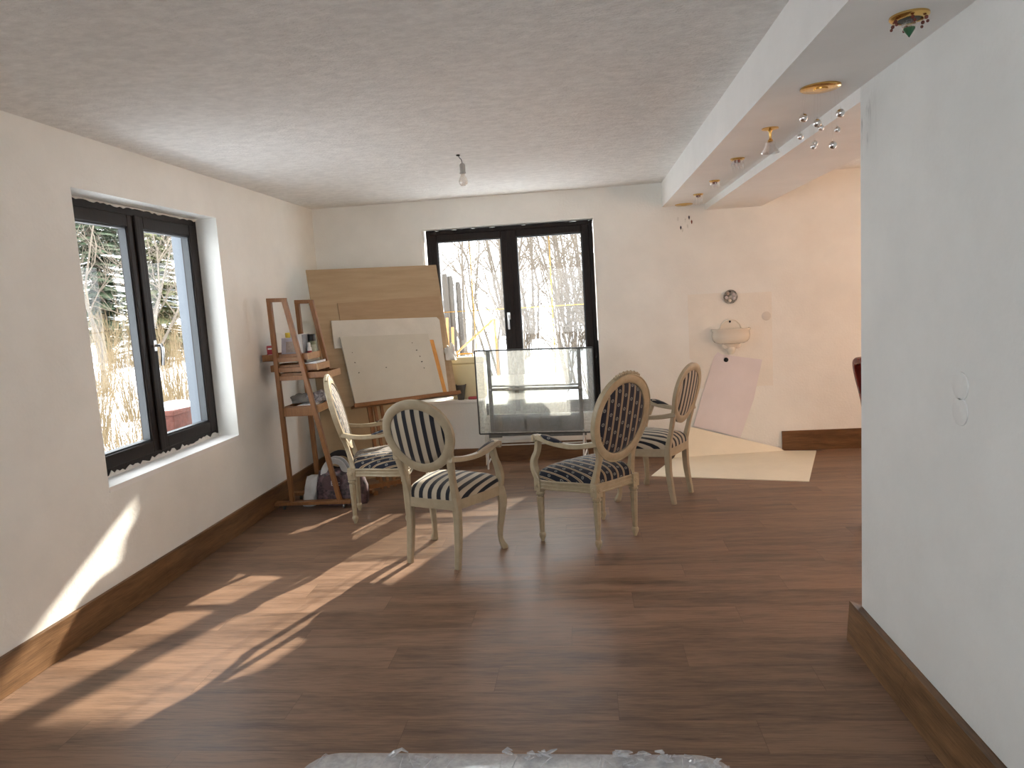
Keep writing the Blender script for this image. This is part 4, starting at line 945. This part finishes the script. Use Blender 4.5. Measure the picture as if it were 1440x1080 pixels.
for i in range(15):
    k = (i*.618) % 1; d = rs.uniform(6.2, 11.5); y = 1.0*d*(1.22+.62*k); x = -d
    shrub('dry golden shrub in the snow outside the left window', x, y, rs.uniform(1.4, 2.15)*(.62 if k > .45 else 1.), 70+i, 55, gS)
for i, (x, y, h) in enumerate(((-.55, 9.9, 1.2), (.15, 9.6, 1.0), (-1.9, 10.5, 1.7), (.55, 13.2, 1.9), (1.2, 13.9, 2.0), (-.2, 13.6, 1.9), (-1.1, 13.2, 1.8), (.2, 15.2, 2.3), (1.5, 16, 2.4))):
    shrub(('dry shrub in front of the left casement\'s trees', 'low dry shrub by the snow mound behind the right casement', 'dry shrub furthest left behind the back window', 'dry thicket in the middle behind the right casement', 'dry thicket at the right edge behind the right casement', 'dry thicket just right of the back window mullion', 'dry thicket behind the left casement', 'farther dry thicket behind the right casement', 'farthest dry thicket at the outer right behind the back window')[i], x, y, h, 95+i, 22 if i < 3 else 70, 'dry shrubs behind the back window', 'reed' if i in (1, 4) else 'twig_pale')
def spruce(label, x, y, h, seed, rad=.26, mat='needles', zlow=.08):
    rnd = random.Random(seed); z0 = gz(x, y)-.03; t = thing('spruce_tree', label, 'tree', (x, y, z0), 0, 'spruces outside the left window')
    b = B(); b.sweep([(0,0,0), (0,0,h*.5), (0,0,h)], [h*.035, h*.02, .02], n=8); b.go('trunk', 'bark_spruce', t)
    b = B(); wh = int(h*5.2)
    for i in range(wh):
        f = i/wh; z = h*(zlow+(1-zlow)*f); L = h*rad*(1-f)**.8+.12
        for k in range(9):
            q = 2*PI*k/9+i*.7+rnd.uniform(-.2,.2); zj = rnd.uniform(-.5,.5)*h/wh*1.6; l = L*rnd.uniform(.75, 1.1); d = V((math.cos(q), math.sin(q), 0)); sd = V((-math.sin(q), math.cos(q), 0))
            pts = [V((0,0,z+zj))+d*l*s+V((0,0,-.35*l*s+.18*l*s*s)) for s in (0,.33,.66,1)]
            b.sweep(pts, [.03,.022,.014,.006], n=3, caps=False)
            for m_ in range(9):
                s = .15+.85*m_/8; p = pts[0].lerp(pts[3], s)+V((0,0,.03)); wl = l*.28*(1.15-s)+.05
                for sg in (-1, 1):
                    e = p+sd*sg*wl+d*wl*.6+V((0,0,-.12*wl+rnd.uniform(-.03,.03))); w2 = d*.045; up = V((0,0,.03))
                    b.add([p-w2, p+w2, e, p+up*1.5], [(0,1,2), (0,2,3), (1,3,2)])
    b.go('foliage', mat, t, smooth=0); return t
spruce('tall dark spruce behind the left casement of the side window', -12.5, 17.6, 9.0, 1, .125)
spruce('small yellow-green spruce in front of the neighbouring house', -9.5, 15.3, 2.9, 2, .34, 'needles_yellow')
spruce('large spruce rising behind the neighbouring house roof', -25, 37.0, 12., 3, .2)
spruce('large spruce beyond the house behind the right casement of the side window', -25, 41.5, 12., 4, .2)
spruce('large spruce at the near edge of the side window view', -26, 34.5, 11., 6, .2)
# stakes and plank in the garden
for i, (x, z, d) in enumerate(((-1.72, 1.93, .08), (-1.66, 1.90, .08), (-1.57, 1.82, .07))):
    b = B(); g = gz(x, 9)-.05; b.lathe([(d*.5, 0), (d*.5, z-g-.05), (d*.35, z-g)], 8, (x, 9+.04*i, g)); tag(b.go('garden_stake', 'stake_grey'), ('grey wooden stake in the garden, leftmost of three', 'grey wooden stake in the garden, between two others', 'shortest grey wooden stake of three in the garden')[i], 'stake', 'stakes in the snowy garden')
t = None
b = B(); b.bar((-1.71, 8.9, .50+.35), (-1.12, 9.0, 1.33), .025, .085, (0,1,0)); b.bar((-1.12, 9.0, 1.33), (-1.10, 9.02, gz(-1.1, 9)-.05), .03, .03, (0,1,0))
tag(b.go('garden_plank', 'plank_fresh', smooth=0), 'fresh orange plank propped diagonally outside the back window', 'plank')
for i, x in enumerate((-1.80, -1.74, -1.68)):
    b = B(); g = gz(x, 8.8)-.05; b.bar((x, 8.8, g), (x+.05, 8.82, 1.50-.12*i), .03, .03, (0,1,0)); tag(b.go('wooden_batten', 'plank_fresh', smooth=0), ('upright orange batten next to the stakes, leftmost', 'upright orange batten next to the stakes, middle one', 'upright orange batten next to the stakes, rightmost')[i], 'batten', 'battens in the snowy garden')

# ------------------------------------------------------------------ light
sd = bpy.data.lights.new('sun', 'SUN'); sd.energy = SUN_E = 5.0; sd.color = (1., .90, .76); sd.angle = R_(.8)
so = bpy.data.objects.new('sun', sd); COL.objects.link(so); so.rotation_euler = V((-.37, -1, -.48)).to_track_quat('-Z', 'Y').to_euler(); so.location = (4, 14, 8)
W = bpy.data.worlds.new('world'); S.world = W; W.use_nodes = True; nt = W.node_tree
bg = nt.nodes['Background']; bg.inputs[0].default_value = (.93, .965, 1., 1); bg.inputs[1].default_value = 2.4
def portal(loc, d, w, h):
    l = bpy.data.lights.new('portal', 'AREA'); l.shape = 'RECTANGLE'; l.size = w; l.size_y = h; l.cycles.is_portal = True
    o = bpy.data.objects.new('window_portal', l); COL.objects.link(o); o.location = loc; o.rotation_euler = V(d).to_track_quat('-Z', 'Z').to_euler()
portal((XL-TH-.02, (LY0+LY1)/2, (LZ0+LZ1)/2), (1,0,0), LY1-LY0, LZ1-LZ0)
portal(((BX0+BX1)/2, YB+TH+.02, (BZ0+BZ1)/2), (0,-1,0), BX1-BX0, BZ1-BZ0)
portal((FX+.32, (WY0+WY1)/2, 1.4), (-1,0,0), WY1-WY0, 2.0)
portal(((RX0+RX1)/2, -3.32, (RZ0+RZ1)/2), (0,1,0), RX1-RX0, RZ1-RZ0)
portal((XL-TH-.02, (NY0+NY1)/2, 1.45), (1,0,0), NY1-NY0, 1.7)
portal(((SX0+SX1)/2, YB+TH+.02, 1.45), (0,-1,0), SX1-SX0, 1.7)

# ------------------------------------------------------------------ camera
M = [[0.9934497469760004, 0.047800653148235984, 0.10379160752162427], [0.09731667041399573, 0.12214873483783797, -0.9877292909684562], [-0.05989211878748806, 0.9913600678543177, 0.11669682931008808]]
cd = bpy.data.cameras.new('camera'); co = bpy.data.objects.new('camera', cd); COL.objects.link(co)
cd.sensor_width = 36; cd.sensor_fit = 'HORIZONTAL'; cd.lens = 1003.696*36/1440; cd.clip_start = .05; cd.clip_end = 300
m4 = Matrix([r+[0] for r in M]+[[0,0,0,1]]); m4.translation = V((0, 0, 1.55)); co.matrix_world = m4
S.camera = co
S.view_settings.view_transform = 'Standard'; S.view_settings.look = 'None'; S.view_settings.exposure = 1.62; S.view_settings.gamma = 1.; S.view_settings.use_curve_mapping = False
c = S.cycles; c.use_denoising = True; c.max_bounces = 10; c.diffuse_bounces = 6; c.glossy_bounces = 4; c.transparent_max_bounces = 24; c.transmission_bounces = 4; c.caustics_reflective = False; c.caustics_refractive = False; c.sample_clamp_indirect = 8.
